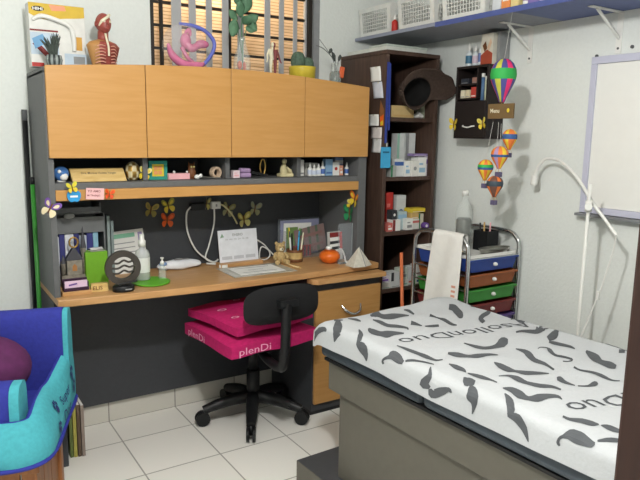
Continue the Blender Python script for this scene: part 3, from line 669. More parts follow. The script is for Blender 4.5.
g = G(); pr = [(.028, .002), (.05, .008), (.058, .026), (.060, .027), (.057, .027), (.048, .011), (.0, .006)]
g.lathe((0, 0, 0), [(max(r, .001), z) for r, z in pr], 28, sx=1.75, sy=.62, caps=True); g.build('bowl', STEEL, o)
o = thing('steel_bowl', 'small round steel bowl beside the kidney dish on the drawer cart', 'bowl', (2.165, 2.10, .8335))
G().lathe((0, 0, 0), [(.018, .001), (.032, .012), (.037, .026), (.035, .026), (.028, .013), (.001, .006)], 22).build('bowl', STEEL, o)
o = thing('orange_rod', 'thin orange rod leaning against the bookcase behind the drawer cart', 'rod', (2.118, 2.425, 0))
G().cyl((0, 0, 0), (.0, .06, .78), .009).build('shaft', mat('orange_plastic', 'D9754A', .5), o)

# ================================================================ gooseneck lamp
t = thing('gooseneck_lamp', 'white gooseneck examination lamp on a thin pole before the whiteboard', 'lamp', (2.25, 1.512, 0))
G().lathe((0, 0, 0), [(.13, 0), (.13, .012), (.12, .02), (.02, .03)], 28).build('base', WHITE, t)
G().cyl((0, 0, .03), (0, 0, 1.206), .0065, n=12).build('pole', WHITE, t)
G().cyl((-.03, -.02, 1.118), (.03, .02, 1.118), .014).cyl((0, 0, 1.095), (0, 0, 1.14), .013).build('clamp', WHITE, t)
arm = [(.030, -.11, 1.012), (.03, -.05, 1.075), (.03, 0, 1.125), (.075, .100, 1.206), (.11, .195, 1.266), (.135, .27, 1.291), (.140, .33, 1.288), (.142, .368, 1.252), (.140, .378, 1.205)]
a = G().tube([(x, y, z) for x, y, z in arm], .0068, 10).build('flexible_arm', WHITE, t)
G().lathe((.140, .379, 1.212), [(.013, 0), (.015, .012), (.0165, .036), (.014, .042)], 18, axis=(-.05, .05, -1)).build('lamp_head', WHITE, a)
G().tube([(.030, -.11, 1.012), (.035, -.10, .95), (.03, -.085, .87), (.02, -.075, .80), (.0, -.055, .70), (-.03, -.03, .55), (-.01, -.02, .3), (0, -.04, .03)], .0032, 6).obox((.012, -.068, .765), (.012, .012, .035)).build('cord', WHITE, t)

# ================================================================ whiteboard
t = thing('whiteboard', 'large whiteboard in a pale frame on the right wall', 'whiteboard', (XR, 1.058, 1.39))
LIL = mat('pale_lilac_aluminium', 'BFC0D2', .4, var=.02)
G().box(-.014, -.002, -.60, .605, -.297, .302).build('board', mat('board_white', 'E4E4E0', .25, var=.01), t)
g = G().box(-.022, -.001, -.62, .632, .303, .333).box(-.022, -.001, -.62, .632, -.325, -.298).box(-.022, -.001, .6055, .632, -.2975, .3025).box(-.022, -.001, -.632, -.606, -.2975, .3025)
g.build('frame', LIL, t, bevel=.002)
G().box(-.05, -.001, -.60, .635, -.338, -.327).build('tray', mat('dark_aluminium', '7B7D80', .4), t)
for y, z in ((1.68, 1.728), (1.525, 1.75)):
    o = thing('wall_screw', 'small metal screw in the right wall %s' % {1.68: 'just above the left corner of the whiteboard', 1.525: 'above the middle of the whiteboard'}[y], 'screw', (XR, y, z))
    G().cyl((.0, 0, 0), (-.006, 0, 0), .007).build('head', DGREY, o)
# ================================================================ small-object builders
def butterfly(label, loc, size, c1, c2, rz=0, tilt=0, group=None, fold=.35):
    t = thing('butterfly_ornament', label, 'butterfly', loc, 0, group, rot=(0, tilt, rz))
    up = [(0, .02), (.10, .30), (.30, .50), (.47, .48), (.50, .30), (.38, .10), (.10, 0)]
    lo = [(0, 0), (.12, -.02), (.34, -.04), (.42, -.20), (.34, -.40), (.20, -.45), (.08, -.25)]
    for s in (-1, 1):
        ax = Vector((s * math.cos(fold), -math.sin(fold), 0)) * size
        g = G()
        g.prism(crom2(up), (0, -.002, 0), ax, (0, 0, size), (0, -.0012, 0), 0).prism(crom2(lo), (0, -.0025, 0), ax, (0, 0, size), (0, -.0012, 0), 1)
        g.prism([(x * .55 + .12, y * .55 + .10) for x, y in up], (0, -.0042, 0), ax, (0, 0, size), (0, -.0004, 0), 1)
        g.build('wing', [c1, c2], t)
    G().tube([(0, -.004, -.30 * size), (0, -.006, 0), (0, -.004, .30 * size)], [.02 * size, .05 * size, .03 * size], 8, smooth=3).build('body', BROWN, t)
    return t
def crom2(p):
    q = crom([(x, y, 0) for x, y in p + p[:1]], 3); return [(v.x, v.y) for v in q[:-1]]
def carton(label, loc, w, d, h, c, stripe, rz=0, group=None, kind='medicine_box', style=0):
    t = thing(kind, label, 'box', loc, rz, group)
    G().box(-w / 2, w / 2, -d / 2, d / 2, 0, h).build('carton', c, t, bevel=.0008)
    g = G(); y = -d / 2 - .0006
    if style == 0: g.box(-w * .5, w * .5, y, -d / 2, h * .62, h * .84)
    elif style == 1: g.box(-w * .36, w * .36, y, -d / 2, h * .2, h * .45).box(-w * .36, w * .1, y, -d / 2, h * .6, h * .7)
    elif style == 2: g.prism([(w * .22 * math.cos(a * PI / 6), h * .5 + w * .22 * math.sin(a * PI / 6)) for a in range(12)], (0, y, 0), (1, 0, 0), (0, 0, 1), (0, .0006, 0))
    elif style == 3: g.box(-w * .5, -w * .18, y, -d / 2, 0, h)
    elif style == 4: g.box(-w * .4, w * .4, y, -d / 2, h * .12, h * .22)
    g.build('printed_panel', stripe, t); return t
def flask(label, loc, r, h, body, cap, lab=None, kind='dropper_bottle', group=None, point=True, cat='bottle'):
    t = thing(kind, label, cat, loc, 0, group)
    G().lathe((0, 0, 0), [(r * .9, 0), (r, h * .03), (r, h * .55), (r * .75, h * .63), (r * .4, h * .67), (r * .4, h * .70)], 16).build('body', body, t)
    G().lathe((0, 0, 0), [(r * .45, h * .70), (r * .45, h * .80), (r * .2 if point else r * .42, h), (.0006, h)], 14).build('cap', cap, t)
    if lab: G().lathe((0, 0, 0), [(r * 1.015, h * .14), (r * 1.015, h * .48)], 16, caps=False).build('label_band', lab, t)
    return t

# ================================================================ on top of the hutch
def hz(X): return topz(X) + .0045
# printed carton
t = thing('product_box', 'large white and yellow printed carton on the left end of the hutch top', 'box', (.537, 2.84, hz(.64)), 0, rot=(0, -.012, .02))
G().box(-.107, .107, -.03, .03, .001, .248).build('carton', mat('carton_white', 'DADAD6', .6), t, bevel=.001)
g = G()
g.prism([(-.106, .2478), (.106, .2478), (.106, .206)] + [(.106 - .212 * k / 12, .206 - .014 * math.sin(PI * k / 12) + .012 * k / 12 * math.sin(2 * PI * k / 12)) for k in range(1, 13)], (0, -.0305, 0), (1, 0, 0), (0, 0, 1), (0, -.0006, 0), 0)
g.prism([(-.03, .245), (.03, .244), (.035, .226), (-.02, .222)], (0, -.0312, 0), (1, 0, 0), (0, 0, 1), (0, -.0004, 0), 1)
g.prism([(-.092 + .024 * (1 + math.cos(a * PI / 8)) - .004, .226 + .010 * math.sin(a * PI / 8)) for a in range(16)], (0, -.0312, 0), (1, 0, 0), (0, 0, 1), (0, -.0005, 0), 2)
g.text('HIHI', .016, (-.092, -.0319, .2205), (1, 0, 0), (0, 0, 1), 3, sx=1.25, bold=.0004)
g.box(-.106, .0, -.0311, -.0305, .140, .147, 4).box(-.106, .0, -.0311, -.0305, .05, .135, 5).box(.02, .106, -.0311, -.0305, .012, .06, 5)
g.prism([(-.10, .09), (-.08, .10), (-.03, .045), (-.045, .035)], (0, -.0314, 0), (1, 0, 0), (0, 0, 1), (0, -.0004, 0), 4)
g.prism([(-.10, .11), (-.06, .13), (-.04, .10), (-.09, .07)], (0, -.0316, 0), (1, 0, 0), (0, 0, 1), (0, -.0004, 0), 7)
g.box(.062, .092, -.0312, -.0305, .075, .128, 6).box(.055, .10, -.0312, -.0305, .020, .05, 8).box(-.106, -.06, -.0313, -.0305, .002, .018, 9)
g.build('printed_front', [mat('mustard_print', 'CFAE3E', .6), mat('salmon_print', 'E59A78', .6), mat('dark_badge', '3B3526', .6), WHITE, REDD, mat('pale_blue_print', 'B8C8D6', .6), ORA if 0 else mat('amber_print', 'D2A049', .6), mat('blue_print', '6FA0C8', .6), GREY, RED], t, fix=True)
G().tube([(-.095, -.034, .182), (-.06, -.040, .198), (0, -.042, .185), (.045, -.040, .165), (.058, -.036, .12), (.058, -.036, .07)], [.007, .009, .009, .009, .010, .008], 10).build('moulded_window', WHITE, t)
# zebra plant
t = thing('potted_succulent', 'spiky dark succulent in a striped bowl before the printed carton', 'plant', (.492, 2.68, hz(.50)))
G().lathe((0, 0, 0), [(.020, 0), (.028, .012), (.031, .028), (.027, .046), (.025, .044), (.026, .03), (.001, .02)], 20, mats=lambda i, k: k % 2).build('pot', [mat('dark_glass', '3E4444', .25), mat('pale_stripe', '8E9694', .4)], t)
sg = mat('grey_green_leaf', '434C46', .6, var=.25)
lf = G()
for k in range(22):
    a = k * 2.4; tl = .25 + .75 * ((k * 7) % 11) / 11; r = .056 * tl; hh = .145 - .05 * tl
    lf.tube([(0.008 * math.cos(a), .008 * math.sin(a), .04), (r * .55 * math.cos(a), r * .55 * math.sin(a), .04 + (hh - .04) * .6), (r * math.cos(a), r * math.sin(a), hh)], [.005, .004, .0006], 6, smooth=3)
lf.build('leaves', sg, t)
# anatomical bust
t = thing('anatomical_bust', 'small anatomical bust with exposed red muscles on the hutch top', 'model', (.70, 2.76, hz(.70)), math.radians(14))
def tors(u, v):
    a = 2 * PI * u; pr = [(.045, 0), (.052, .03), (.062, .065), (.068, .09), (.055, .105), (.028, .115), (.001, .117)]
    q = v * (len(pr) - 1); k = min(int(q), len(pr) - 2); f = q - k
    r = pr[k][0] * (1 - f) + pr[k + 1][0] * f; z = pr[k][1] * (1 - f) + pr[k + 1][1] * f
    return (r * math.cos(a) * 1.05, r * math.sin(a) * .58, z)
G().grid(tors, 30, 18, mfn=lambda u, v: 1 if .65 < u < .93 and v < .72 else 0).build('torso', [SKIN, MUSC], t)
b = G().cyl((0, 0, .10), (0, -.004, .15), .023, .021, 16).build('neck', MUSC, t)
hd = G()
def headf(u, v):
    th = PI * v; a = 2 * PI * u; r = math.sin(th)
    x = .030 * r * math.cos(a); y = .037 * r * math.sin(a); z = -math.cos(th) * .042
    if z < -.01: y -= .006 * min(1, (-z - .01) / .02); x *= 1 - .18 * min(1, (-z - .01) / .03)
    return (x, y - .008, z + .180)
hd.grid(headf, 26, 18, mfn=lambda u, v: 0); h_ = hd.build('head', [MUSC], t)
G().ball((0, -.048, .178), (.006, .008, .009), 10).build('nose', MUSC, h_); G().ball((0, -.040, .156), (.011, .006, .004), 10).build('mouth', MUSC, h_)
for s in (-1, 1): G().ball((s * .031, -.004, .176), (.004, .008, .011), 10).build('ear', MUSC, h_)
for s in (-1, 1): G().ball((s * .012, -.039, .186), .0058, 10).build('eye', CREAM, h_)
G().tube([(-.026, -.022, .168), (-.02, -.036, .186), (-.004, -.043, .199), (.012, -.036, .212), (.02, -.02, .216)], [.003, .006, .006, .006, .004], 8).build('tendon_band', CREAM, h_)
for s in (-1, 1):
    for k in range(6): G().tube([(s * .012, -.041 + .002 * k * 0, .088 - .013 * k), (s * .030, -.038, .091 - .013 * k), (s * .048, -.024, .083 - .013 * k)], [.0018, .0026, .0016], 6).build('rib', mat('pink_resin', 'D39A86', .5), t)

G().tube([(0, -.020, .148), (0, -.030, .12), (.002, -.041, .085), (.002, -.042, .05)], .0045, 8).build('windpipe', CREAM, t)
# transparent round model with a blue rim
t = thing('clear_anatomy_model', 'clear rounded plastic model with pink insides and blue rim on the hutch', 'model', (1.05, 2.70, hz(1.05)), 0)
BUB = mat('clear_bubble', 'E6DFE2', .05, alpha=.12, spec=.9)
G().ball((-.02, 0, .098), (.098, .055, .097), 26, rows=16).build('shell', BUB, t)
pk = mat('pink_gloss', 'BF6A8C', .18, var=.15)
g = G().tube([(-.10, -.02, .10), (-.085, -.025, .055), (-.04, -.03, .02), (.03, -.03, .018), (.06, -.02, .03)], [.006, .016, .018, .016, .006], 10)
g.ball((-.018, -.01, .118), (.024, .022, .034), 14).ball((.058, -.01, .112), (.032, .018, .018), 14).tube([(-.03, -.015, .13), (.0, -.02, .09), (.03, -.015, .10), (.06, -.01, .11)], [.01, .018, .015, .01], 10).tube([(-.02, -.01, .15), (-.004, -.015, .165), (.003, -.01, .14)], [.006, .01, .006], 8).tube([(-.04, -.02, .09), (-.02, -.03, .05), (.01, -.02, .03)], .009, 8)
g.build('inner_form', pk, t)
G().tube([(-.045, -.01, .188), (.01, -.012, .186), (.07, -.012, .170), (.112, -.012, .13), (.108, -.012, .085), (.072, -.012, .035), (.035, -.012, .006)], [.006, .0085, .0085, .0085, .0085, .0085, .006], 10).build('blue_rim', mat('violet_blue_rim', '5F68B8', .35), t)
G().tube([(.028, -.012, .012), (.09, -.014, .06), (.118, -.01, .115), (.08, 0, .165), (0, 0, .18)], .003, 6).build('clear_edge', BUB, t)
# glass bottle with a leafy cutting
t = thing('glass_bottle', 'conical clear bottle holding a green leafy cutting before the window', 'vase', (1.335, 2.76, hz(1.335)))
G().lathe((0, 0, 0), [(.034, 0), (.040, .005), (.041, .055), (.037, .085), (.020, .135), (.015, .165), (.017, .170)], 22).build('body', GLASS, t)
G().ball((-.012, 0, .045), (.012, .012, .02), 10).ball((.014, .006, .04), (.009, .01, .022), 10).build('red_seeds', mat('coral', 'C9604A', .4), t)
p = G().tube([(0, 0, .02), (.003, 0, .12), (-.002, 0, .22), (.01, 0, .34)], .003, 6).tube([(0, 0, .1), (-.02, 0, .2), (-.035, -.01, .25)], .0022, 6).tube([(0, 0, .12), (.02, 0, .2), (.035, 0, .27)], .0022, 6).build('stem', LEAF, t)
def leaf(g, c, d, l, w_, up=0.0):
    d = Vector(d).normalized(); s_ = d.cross(Vector((0, -1, .2))).normalized(); nn = d.cross(s_)
    g.grid(lambda u, v: Vector(c) + d * (l * v) + s_ * ((u - .5) * w_ * 2 * math.sin(PI * min(1, v * .93 + .04)) ** .8) + nn * (abs(u - .5) * w_ * .5 + up * v * v), 4, 8)
g = G()
for c, d, l, w_ in (((-.035, -.01, .25), (-.25, -.1, -1), .085, .026), ((-.02, 0, .25), (-.7, -.2, .5), .06, .022), ((0, 0, .26), (-.3, -.4, 1), .075, .026), ((.01, 0, .28), (.3, -.3, 1), .085, .028), ((.02, 0, .24), (.8, -.2, .5), .07, .024), ((.035, 0, .27), (.5, -.2, -.9), .075, .022), ((.005, 0, .23), (.2, -.8, .4), .06, .024), ((0, 0, .31), (-.6, -.2, .8), .07, .024), ((.01, 0, .33), (.5, -.1, .8), .08, .024), ((.02, 0, .22), (.9, -.2, -.2), .05, .02), ((-.01, 0, .21), (-.6, -.3, .2), .045, .018), ((.01, 0, .33), (0, -.3, 1), .09, .022)):
    leaf(g, c, d, l, w_)
g.build('leaves', LEAF, t, solid=.0008, fix=False)
# anatomical figurine
t = thing('muscle_figurine', 'small standing half skeleton half muscle anatomy figurine on the hutch', 'model', (1.478, 2.72, hz(1.478)))
G().lathe((0, 0, 0), [(.022, 0), (.022, .004)], 20).build('stand', BLACK, t)
for s, m_, n_ in ((-1, CREAM, 'bone_half'), (1, mat('maroon_resin', '7C3A3C', .5), 'muscle_half')):
    g = G().tube([(s * .010, 0, .004), (s * .012, 0, .045), (s * .011, 0, .085)], [.0055, .0065, .0095], 10).tube([(s * .006, 0, .082), (s * .012, -.002, .11), (s * .010, 0, .128)], [.010, .0115, .010], 10)
    g.tube([(s * .018, 0, .130), (s * .030, 0, .105), (s * .034, -.008, .080), (s * .040, -.012, .068)], [.0065, .005, .004, .003], 8).tube([(s * .004, 0, .128), (s * .003, 0, .142)], .005, 8).ball((s * .004, -.001, .151), (.007, .010, .012), 12).tube([(s * .010, 0, .006), (s * .012, -.014, .006)], .005, 8)
    g.build(n_, m_, t)
# cactus in yellow pot
t = thing('potted_cactus', 'twin stemmed round cactus in a yellow pot on the hutch top', 'plant', (1.617, 2.68, hz(1.617)))
YP = mat('mustard_glaze', 'C4AE3A', .35)
G().lathe((0, 0, 0), [(.056, 0), (.062, .004), (.064, .05), (.066, .064), (.061, .064), (.058, .05), (.001, .048)], 26).build('pot', YP, t)
cg = mat('cactus_green', '4D6152', .75, var=.25, scale=90)
def rib(g, c, r, n=12):
    g.grid(lambda u, v: (lambda k: (c[0] + r[0] * k * math.sin(PI * v) ** .8 * math.cos(2 * PI * u), c[1] + r[1] * k * math.sin(PI * v) ** .8 * math.sin(2 * PI * u), c[2] - r[2] * math.cos(PI * v)))(1 + .10 * abs(math.sin(n * PI * u))), n * 4, 12)
g = G(); rib(g, (-.024, 0, .088), (.034, .032, .046)); g.build('stem', cg, t)
g = G(); rib(g, (.030, .004, .078), (.031, .028, .034)); g.build('stem', cg, t)
# slim vase with dried stems and an orange clip
t = thing('slim_glass_vase', 'slim clear vase with dried dark buds and orange tag on hutch end', 'vase', (1.815, 2.69, hz(1.815)))
G().lathe((0, 0, 0), [(.028, 0), (.031, .004), (.030, .05), (.022, .075), (.017, .09), (.019, .11), (.020, .112)], 20).build('body', GLASS, t)
G().lathe((0, 0, 0), [(.025, .004), (.027, .01), (.026, .06), (.020, .072)], 16).build('water', mat('dark_water', '5C6A60', .15, alpha=.6), t)
G().tube([(0, 0, .02), (-.005, 0, .10), (-.03, -.01, .14), (-.08, -.01, .175), (-.12, -.01, .185)], .0022, 6).tube([(0, 0, .03), (.002, 0, .11), (-.008, 0, .16)], .0022, 6).tube([(0, 0, .03), (.012, 0, .10), (.022, 0, .13)], .0022, 6).tube([(0, 0, .1), (-.03, .0, .15), (-.09, .01, .22)], .0015, 6).build('stems', mat('grey_stem', '6F7370', .7), t)
g = G()
for a, b in (((-.005, 0, .12), (-.028, -.008, .165)), ((.02, 0, .125), (.028, 0, .155)), ((-.045, -.01, .155), (-.032, -.01, .180))):
    g.tube([a, (Vector(a) + Vector(b)) / 2 + Vector((.004, 0, .003)), b], [.004, .010, .002], 8, smooth=4)
g.build('buds', mat('dark_bud', '3C4240', .7), t)
G().obox((.03, -.015, .068), (.026, .012, .055), (0, .15, 0)).build('orange_tag', mat('orange_tag', 'D7643A', .5), t, bevel=.004)

# ================================================================ inside the hutch shelf
SZ = 1.1805; SY = 2.64
t = thing('snow_globe', 'small blue and white globe at the left end of the hutch shelf', 'globe', (.488, SY, SZ))
G().ball((0, 0, .033), .030, 18, rows=12).build('sphere', mat('globe_blue', '4F7FC0', .15, var=.5, scale=18), t)
G().ball((.006, -.022, .022), (.016, .010, .016), 12).ball((-.010, -.024, .042), (.007, .006, .008), 10).build('white_figure', WHITE, t)
G().lathe((0, 0, 0), [(.018, 0), (.016, .006)], 16).build('base', WHITE, t)
t = thing('name_plaque', 'wedge shaped light wooden name plaque on the hutch shelf', 'plaque', (.632, SY - .005, SZ))
PLW = wood('plaque_wood', 'C9A766', 'D8BA7C', (2, 10, 10), 8)
G().add([(-.105, -.018, 0), (.108, -.018, 0), (.108, .022, 0), (-.105, .022, 0), (-.112, .010, .052), (.100, .010, .052), (.100, .018, .052), (-.112, .018, .052)], [(0, 1, 5, 4), (1, 2, 6, 5), (2, 3, 7, 6), (3, 0, 4, 7), (4, 5, 6, 7), (3, 2, 1, 0)]).build('block', PLW, t, bevel=.001)
G().text('Dra. Monica Violeta Vargas', .0125, (-.07, -.0022, .030), (1, 0, 0), (0, .47, .88), bold=.0001).build('lettering', INK, t)
t = thing('brass_oval_jar', 'oval brass toned jar standing before the first shelf divider', 'jar', (.770, SY, SZ))
G().lathe((0, 0, 0), [(.016, 0), (.026, .012), (.030, .038), (.026, .062), (.014, .074), (.004, .078)], 20, mats=lambda i, k: (k // 2 + i) % 2).build('body', [GOLD, mat('cream_gold', 'CBBF9A', .4)], t)
butterfly('pale yellow butterfly leaning on the brass jar on the hutch shelf', (.812, SY - .02, SZ + .028), .055, YELP, YEL, 0, .25)
t = thing('picture_frame', 'teal square picture frame with orange picture on the hutch shelf', 'frame', (.878, SY, SZ))
g = G()
for q in ((-.04, .04, 0, .014), (-.04, .04, .066, .080), (-.04, -.026, .014, .066), (.026, .04, .014, .066)): g.box(q[0], q[1], -.006, .006, q[2], q[3])
g.build('frame', TEALG, t, bevel=.001)
G().box(-.0255, .0255, -.003, .003, .0145, .0655).build('mat_board', YEL, t)
g = G()
for k in range(4): g.box(-.018 + .019 * (k % 2), -.002 + .019 * (k % 2), -.0045, -.003, .022 + .019 * (k // 2), .038 + .019 * (k // 2))
g.build('picture', mat('peach_print', 'E29A62', .6), t)
t = thing('pink_box', 'flat pink box with two tiny white shells on the hutch shelf', 'box', (.966, SY, SZ))
G().box(-.048, .048, -.02, .02, 0, .026).build('box', PINK, t, bevel=.002)
G().ball((-.018, -.006, .031), .006, 10).ball((.040, -.006, .031), .0055, 10).build('shells', WHITE, t)
t = thing('owl_figurine', 'small brown owl figurine on the hutch shelf', 'figurine', (1.033, SY + .01, SZ))
OWL = mat('owl_brown', '7A4D2E', .55, var=.3)
G().lathe((0, 0, 0), [(.012, 0), (.018, .012), (.019, .032), (.014, .044), (.016, .054), (.012, .064), (.003, .066)], 16).build('body', OWL, t)
G().cyl((-.010, 0, .060), (-.013, 0, .074), .005, .001, 8).cyl((.010, 0, .060), (.013, 0, .074), .005, .001, 8).build('ear_tufts', OWL, t)
G().ball((-.006, -.014, .053), .0045, 8).ball((.006, -.014, .053), .0045, 8).build('eyes', YELP, t)
t = thing('white_shell', 'small white shell shaped trinket beside the brown owl figurine', 'trinket', (1.052, SY - .025, SZ))
G().ball((-.006, 0, .010), (.014, .010, .010), 12).ball((.010, 0, .015), (.008, .007, .009), 10).build('shell', WHITE, t)
t = thing('metal_spatula', 'slim grey metal spatula lying on the hutch shelf', 'tool', (1.105, SY - .02, SZ))
G().tube([(-.045, 0, .010), (0, 0, .006), (.055, .0, .003)], [.004, .003, .0025], 8).build('handle', STEEL, t)
t = thing('tape_roll', 'roll of beige medical tape standing on its edge on the shelf', 'tape', (1.143, SY, SZ), .25)
g = G(); n = 24; R0, R1, hw = .0262, .016, .011
for y0, y1, ra, rb in ((-hw, hw, R0, R0), (hw, hw, R0, R1), (hw, -hw, R1, R1), (-hw, -hw, R1, R0)):
    v = []
    for k in range(n):
        a = 2 * PI * k / n; v += [(ra * math.cos(a), y0, R0 + ra * math.sin(a)), (rb * math.cos(a), y1, R0 + rb * math.sin(a))]
    g.add(v, [(2 * k, 2 * k + 1, (2 * k + 3) % (2 * n), (2 * k + 2) % (2 * n)) for k in range(n)], 0, y0 != y1)
g.build('roll', mat('beige_tape', 'C8AE94', .7), t)
carton('tiny white and pink box right of the tape roll on the shelf', (1.240, SY, SZ), .032, .03, .034, mat('pinkish_white', 'E3CFD4', .6), PINK, style=1, kind='small_box')
t = thing('lilac_bundle', 'folded lilac gauze bundle on the hutch shelf', 'bundle', (1.287, SY, SZ))
G().obox((0, 0, .012), (.056, .035, .022)).obox((0, 0, .034), (.052, .033, .020), (0, .05, 0)).build('folds', LILAC, t, bevel=.007, seg=3)
t = thing('stapler', 'low black stapler on the hutch shelf', 'stapler', (1.345, SY, SZ))
G().obox((0, 0, .004), (.055, .022, .008)).obox((.004, 0, .019), (.058, .020, .012), (0, .12, 0)).cyl((.024, 0, .006), (.024, 0, .02), .008).build('body', BLACK, t, bevel=.002)
t = thing('gold_trophy', 'gold loop trophy on a dark base inside the hutch shelf', 'trophy', (1.392, SY + .02, SZ))
G().box(-.020, .020, -.014, .014, 0, .014).build('base', BLACK, t, bevel=.001)
G().tube([(-.007, 0, .014), (-.014, 0, .045), (-.008, 0, .076), (.0, 0, .082), (.008, 0, .076), (.014, 0, .045), (.007, 0, .014)], .0035, 8).build('loop', GOLD, t)
t = thing('stone_figurine', 'pale yellow seated stone figurine on the hutch shelf', 'figurine', (1.503, SY, SZ))
SF = mat('pale_stone', 'C9BE94', .7, var=.2)
G().box(-.036, .036, -.02, .02, 0, .016).build('base', SF, t, bevel=.003)
G().tube([(-.008, .0, .016), (-.010, 0, .040), (-.006, 0, .058)], [.020, .016, .010], 10).ball((-.005, 0, .072), (.012, .012, .014), 12).tube([(.002, -.008, .045), (.016, -.014, .03), (.028, -.012, .018)], [.007, .007, .006], 8).ball((.022, -.004, .026), (.012, .012, .012), 10).build('figure', SF, t)
CW2 = mat('carton_off_white', 'D6D5CF', .6); BB = mat('bottle_blue', '4D6FB4', .4)
carton('narrow white bottle box directly right of the third shelf divider', (1.604, SY + .02, SZ), .022, .022, .078, CW2, GREY, style=4, kind='medicine_box')
for x, lab, hh in ((1.636, 'first', .066), (1.661, 'second', .058), (1.686, 'third', .062)):
    flask('small white dropper bottle on the hutch shelf, %s from the narrow white box' % lab, (x, SY - .012, SZ), .0118, hh, WHITE, WHITE, mat('pale_blue_label', 'C4CDE0', .5), group='white dropper bottles on the hutch shelf')
carton('grey white medicine carton behind the white dropper bottles', (1.675, SY + .05, SZ), .075, .03, .062, mat('grey_white', 'BDBBB4', .6), GREY, style=1)
flask('taller white dropper bottle beside the translucent blue box on the shelf', (1.717, SY, SZ), .0125, .072, WHITE, WHITE, BB, group='white dropper bottles on the hutch shelf')
carton('translucent blue box among the bottles on the hutch shelf', (1.754, SY + .01, SZ), .042, .03, .082, mat('translucent_blue', '7FA3C4', .3), mat('deep_blue', '41639C', .5), style=4)
carton('white and blue carton with red spot on the hutch shelf', (1.797, SY + .012, SZ), .040, .03, .068, WHITE, RED, style=2)
carton('thin orange and white carton between the two blue cartons', (1.829, SY + .01, SZ), .020, .03, .050, mat('salmon_carton', 'D99A80', .6), WHITE, style=1)
carton('large pale lilac blue carton at the right of the hutch shelf', (1.847, SY + .06, SZ), .052, .03, .088, mat('lilac_blue', '8FA0C8', .6), WHITE, style=0)
flask('white dropper bottle at the far right end of the hutch shelf', (1.864, SY, SZ), .0105, .066, WHITE, WHITE, BB, group='white dropper bottles on the hutch shelf')

# ornaments stuck to the hutch
t = thing('apple_magnet', 'blue apple shaped magnet under a yellow butterfly on the trim strip', 'magnet', (.512, 2.534, 1.132))
G().prism(crom2([(0, .016), (.012, .021), (.024, .012), (.024, -.006), (.012, -.022), (0, -.019), (-.012, -.022), (-.024, -.006), (-.024, .012), (-.012, .021)]), (0, 0, 0), (1, 0, 0), (0, 0, 1), (0, .006, 0)).build('apple', mat('magnet_blue', '2E8CC4', .4), t)
G().box(-.014, .014, -.0006, 0, -.004, .003).build('lettering', WHITE, t)
butterfly('yellow green butterfly above the blue apple magnet', (.505, 2.532, 1.166), .042, mat('lime_yellow', 'CFCB45', .5), YEL, 0, -.2)
t = thing('pink_sign', 'small pink sign with dark lettering on the hutch trim strip', 'sign', (.590, 2.532, 1.139), 0, rot=(0, .06, 0))
G().box(-.034, .034, 0, .004, -.022, .022).build('card', mat('pale_pink', 'DDB0B0', .7), t)
G().text('YO AMO', .013, (-.029, -.0006, .006), (1, 0, 0), (0, 0, 1), sx=.95, bold=.0002).text('MI TRABAJO', .010, (-.030, -.0006, -.010), (1, 0, 0), (0, 0, 1), sx=.9, bold=.0002).build('lettering', mat('maroon_ink', '7A3A40', .7), t)
butterfly('orange butterfly beside the pink sign on the trim strip', (.643, 2.530, 1.136), .040, ORA, mat('orange_red', 'D2491E', .5), 0, .15)
butterfly('white and purple butterfly on the left front edge of the hutch', (.425, 2.548, 1.088), .068, PURP, mat('cream_wing', 'D8CBA8', .6), 0, .5)
BP = 2.910
butterfly('dull gold butterfly on the back panel, leftmost of the wall butterflies', (.928, BP, 1.018), .068, mat('gold_wing', 'A8924A', .6), mat('olive_wing', '8C8240', .6), 0, .2)
butterfly('yellow green butterfly above the orange one on the back panel', (1.013, BP, 1.034), .068, mat('olive_yellow', '9E9A3E', .6), YEL, 0, -.2)
butterfly('orange red butterfly on the back panel left of the cables', (1.004, BP - .004, .966), .070, mat('burnt_orange', 'C0501F', .6), ORA, 0, .05)
butterfly('narrow pale butterfly just left of the white plug', (1.207, BP, 1.036), .062, mat('khaki_wing', '9C9A74', .6), YELP, 0, .1, fold=1.15)
butterfly('olive butterfly behind the white cable on the back panel', (1.322, BP, 1.000), .072, mat('olive_dull', '8A8450', .6), mat('khaki_wing', '9C9A74', .6), 0, .25)
butterfly('pale gold butterfly above the desk calendar', (1.412, BP, .945), .078, mat('gold_pale', 'B5A655', .6), YELP, 0, -.1)
butterfly('grey green butterfly highest right of the calendar on the panel', (1.475, BP, .998), .070, mat('grey_wing', '8E9180', .6), mat('khaki_wing', '9C9A74', .6), 0, .2)
butterfly('dark green butterfly on the right side panel of the hutch', (1.872, 2.61, .985), .085, DKGRN, mat('mid_green', '2C8A58', .6), -PI / 2, .1)
butterfly('yellow butterfly between the green and orange ones on the side panel', (1.870, 2.60, 1.035), .045, YELP, YEL, -PI / 2, .4, fold=.9)
butterfly('orange and yellow butterfly at the top of the side panel', (1.870, 2.565, 1.062), .075, mat('bright_orange', 'E0762A', .5), YEL, -PI / 2, .3)
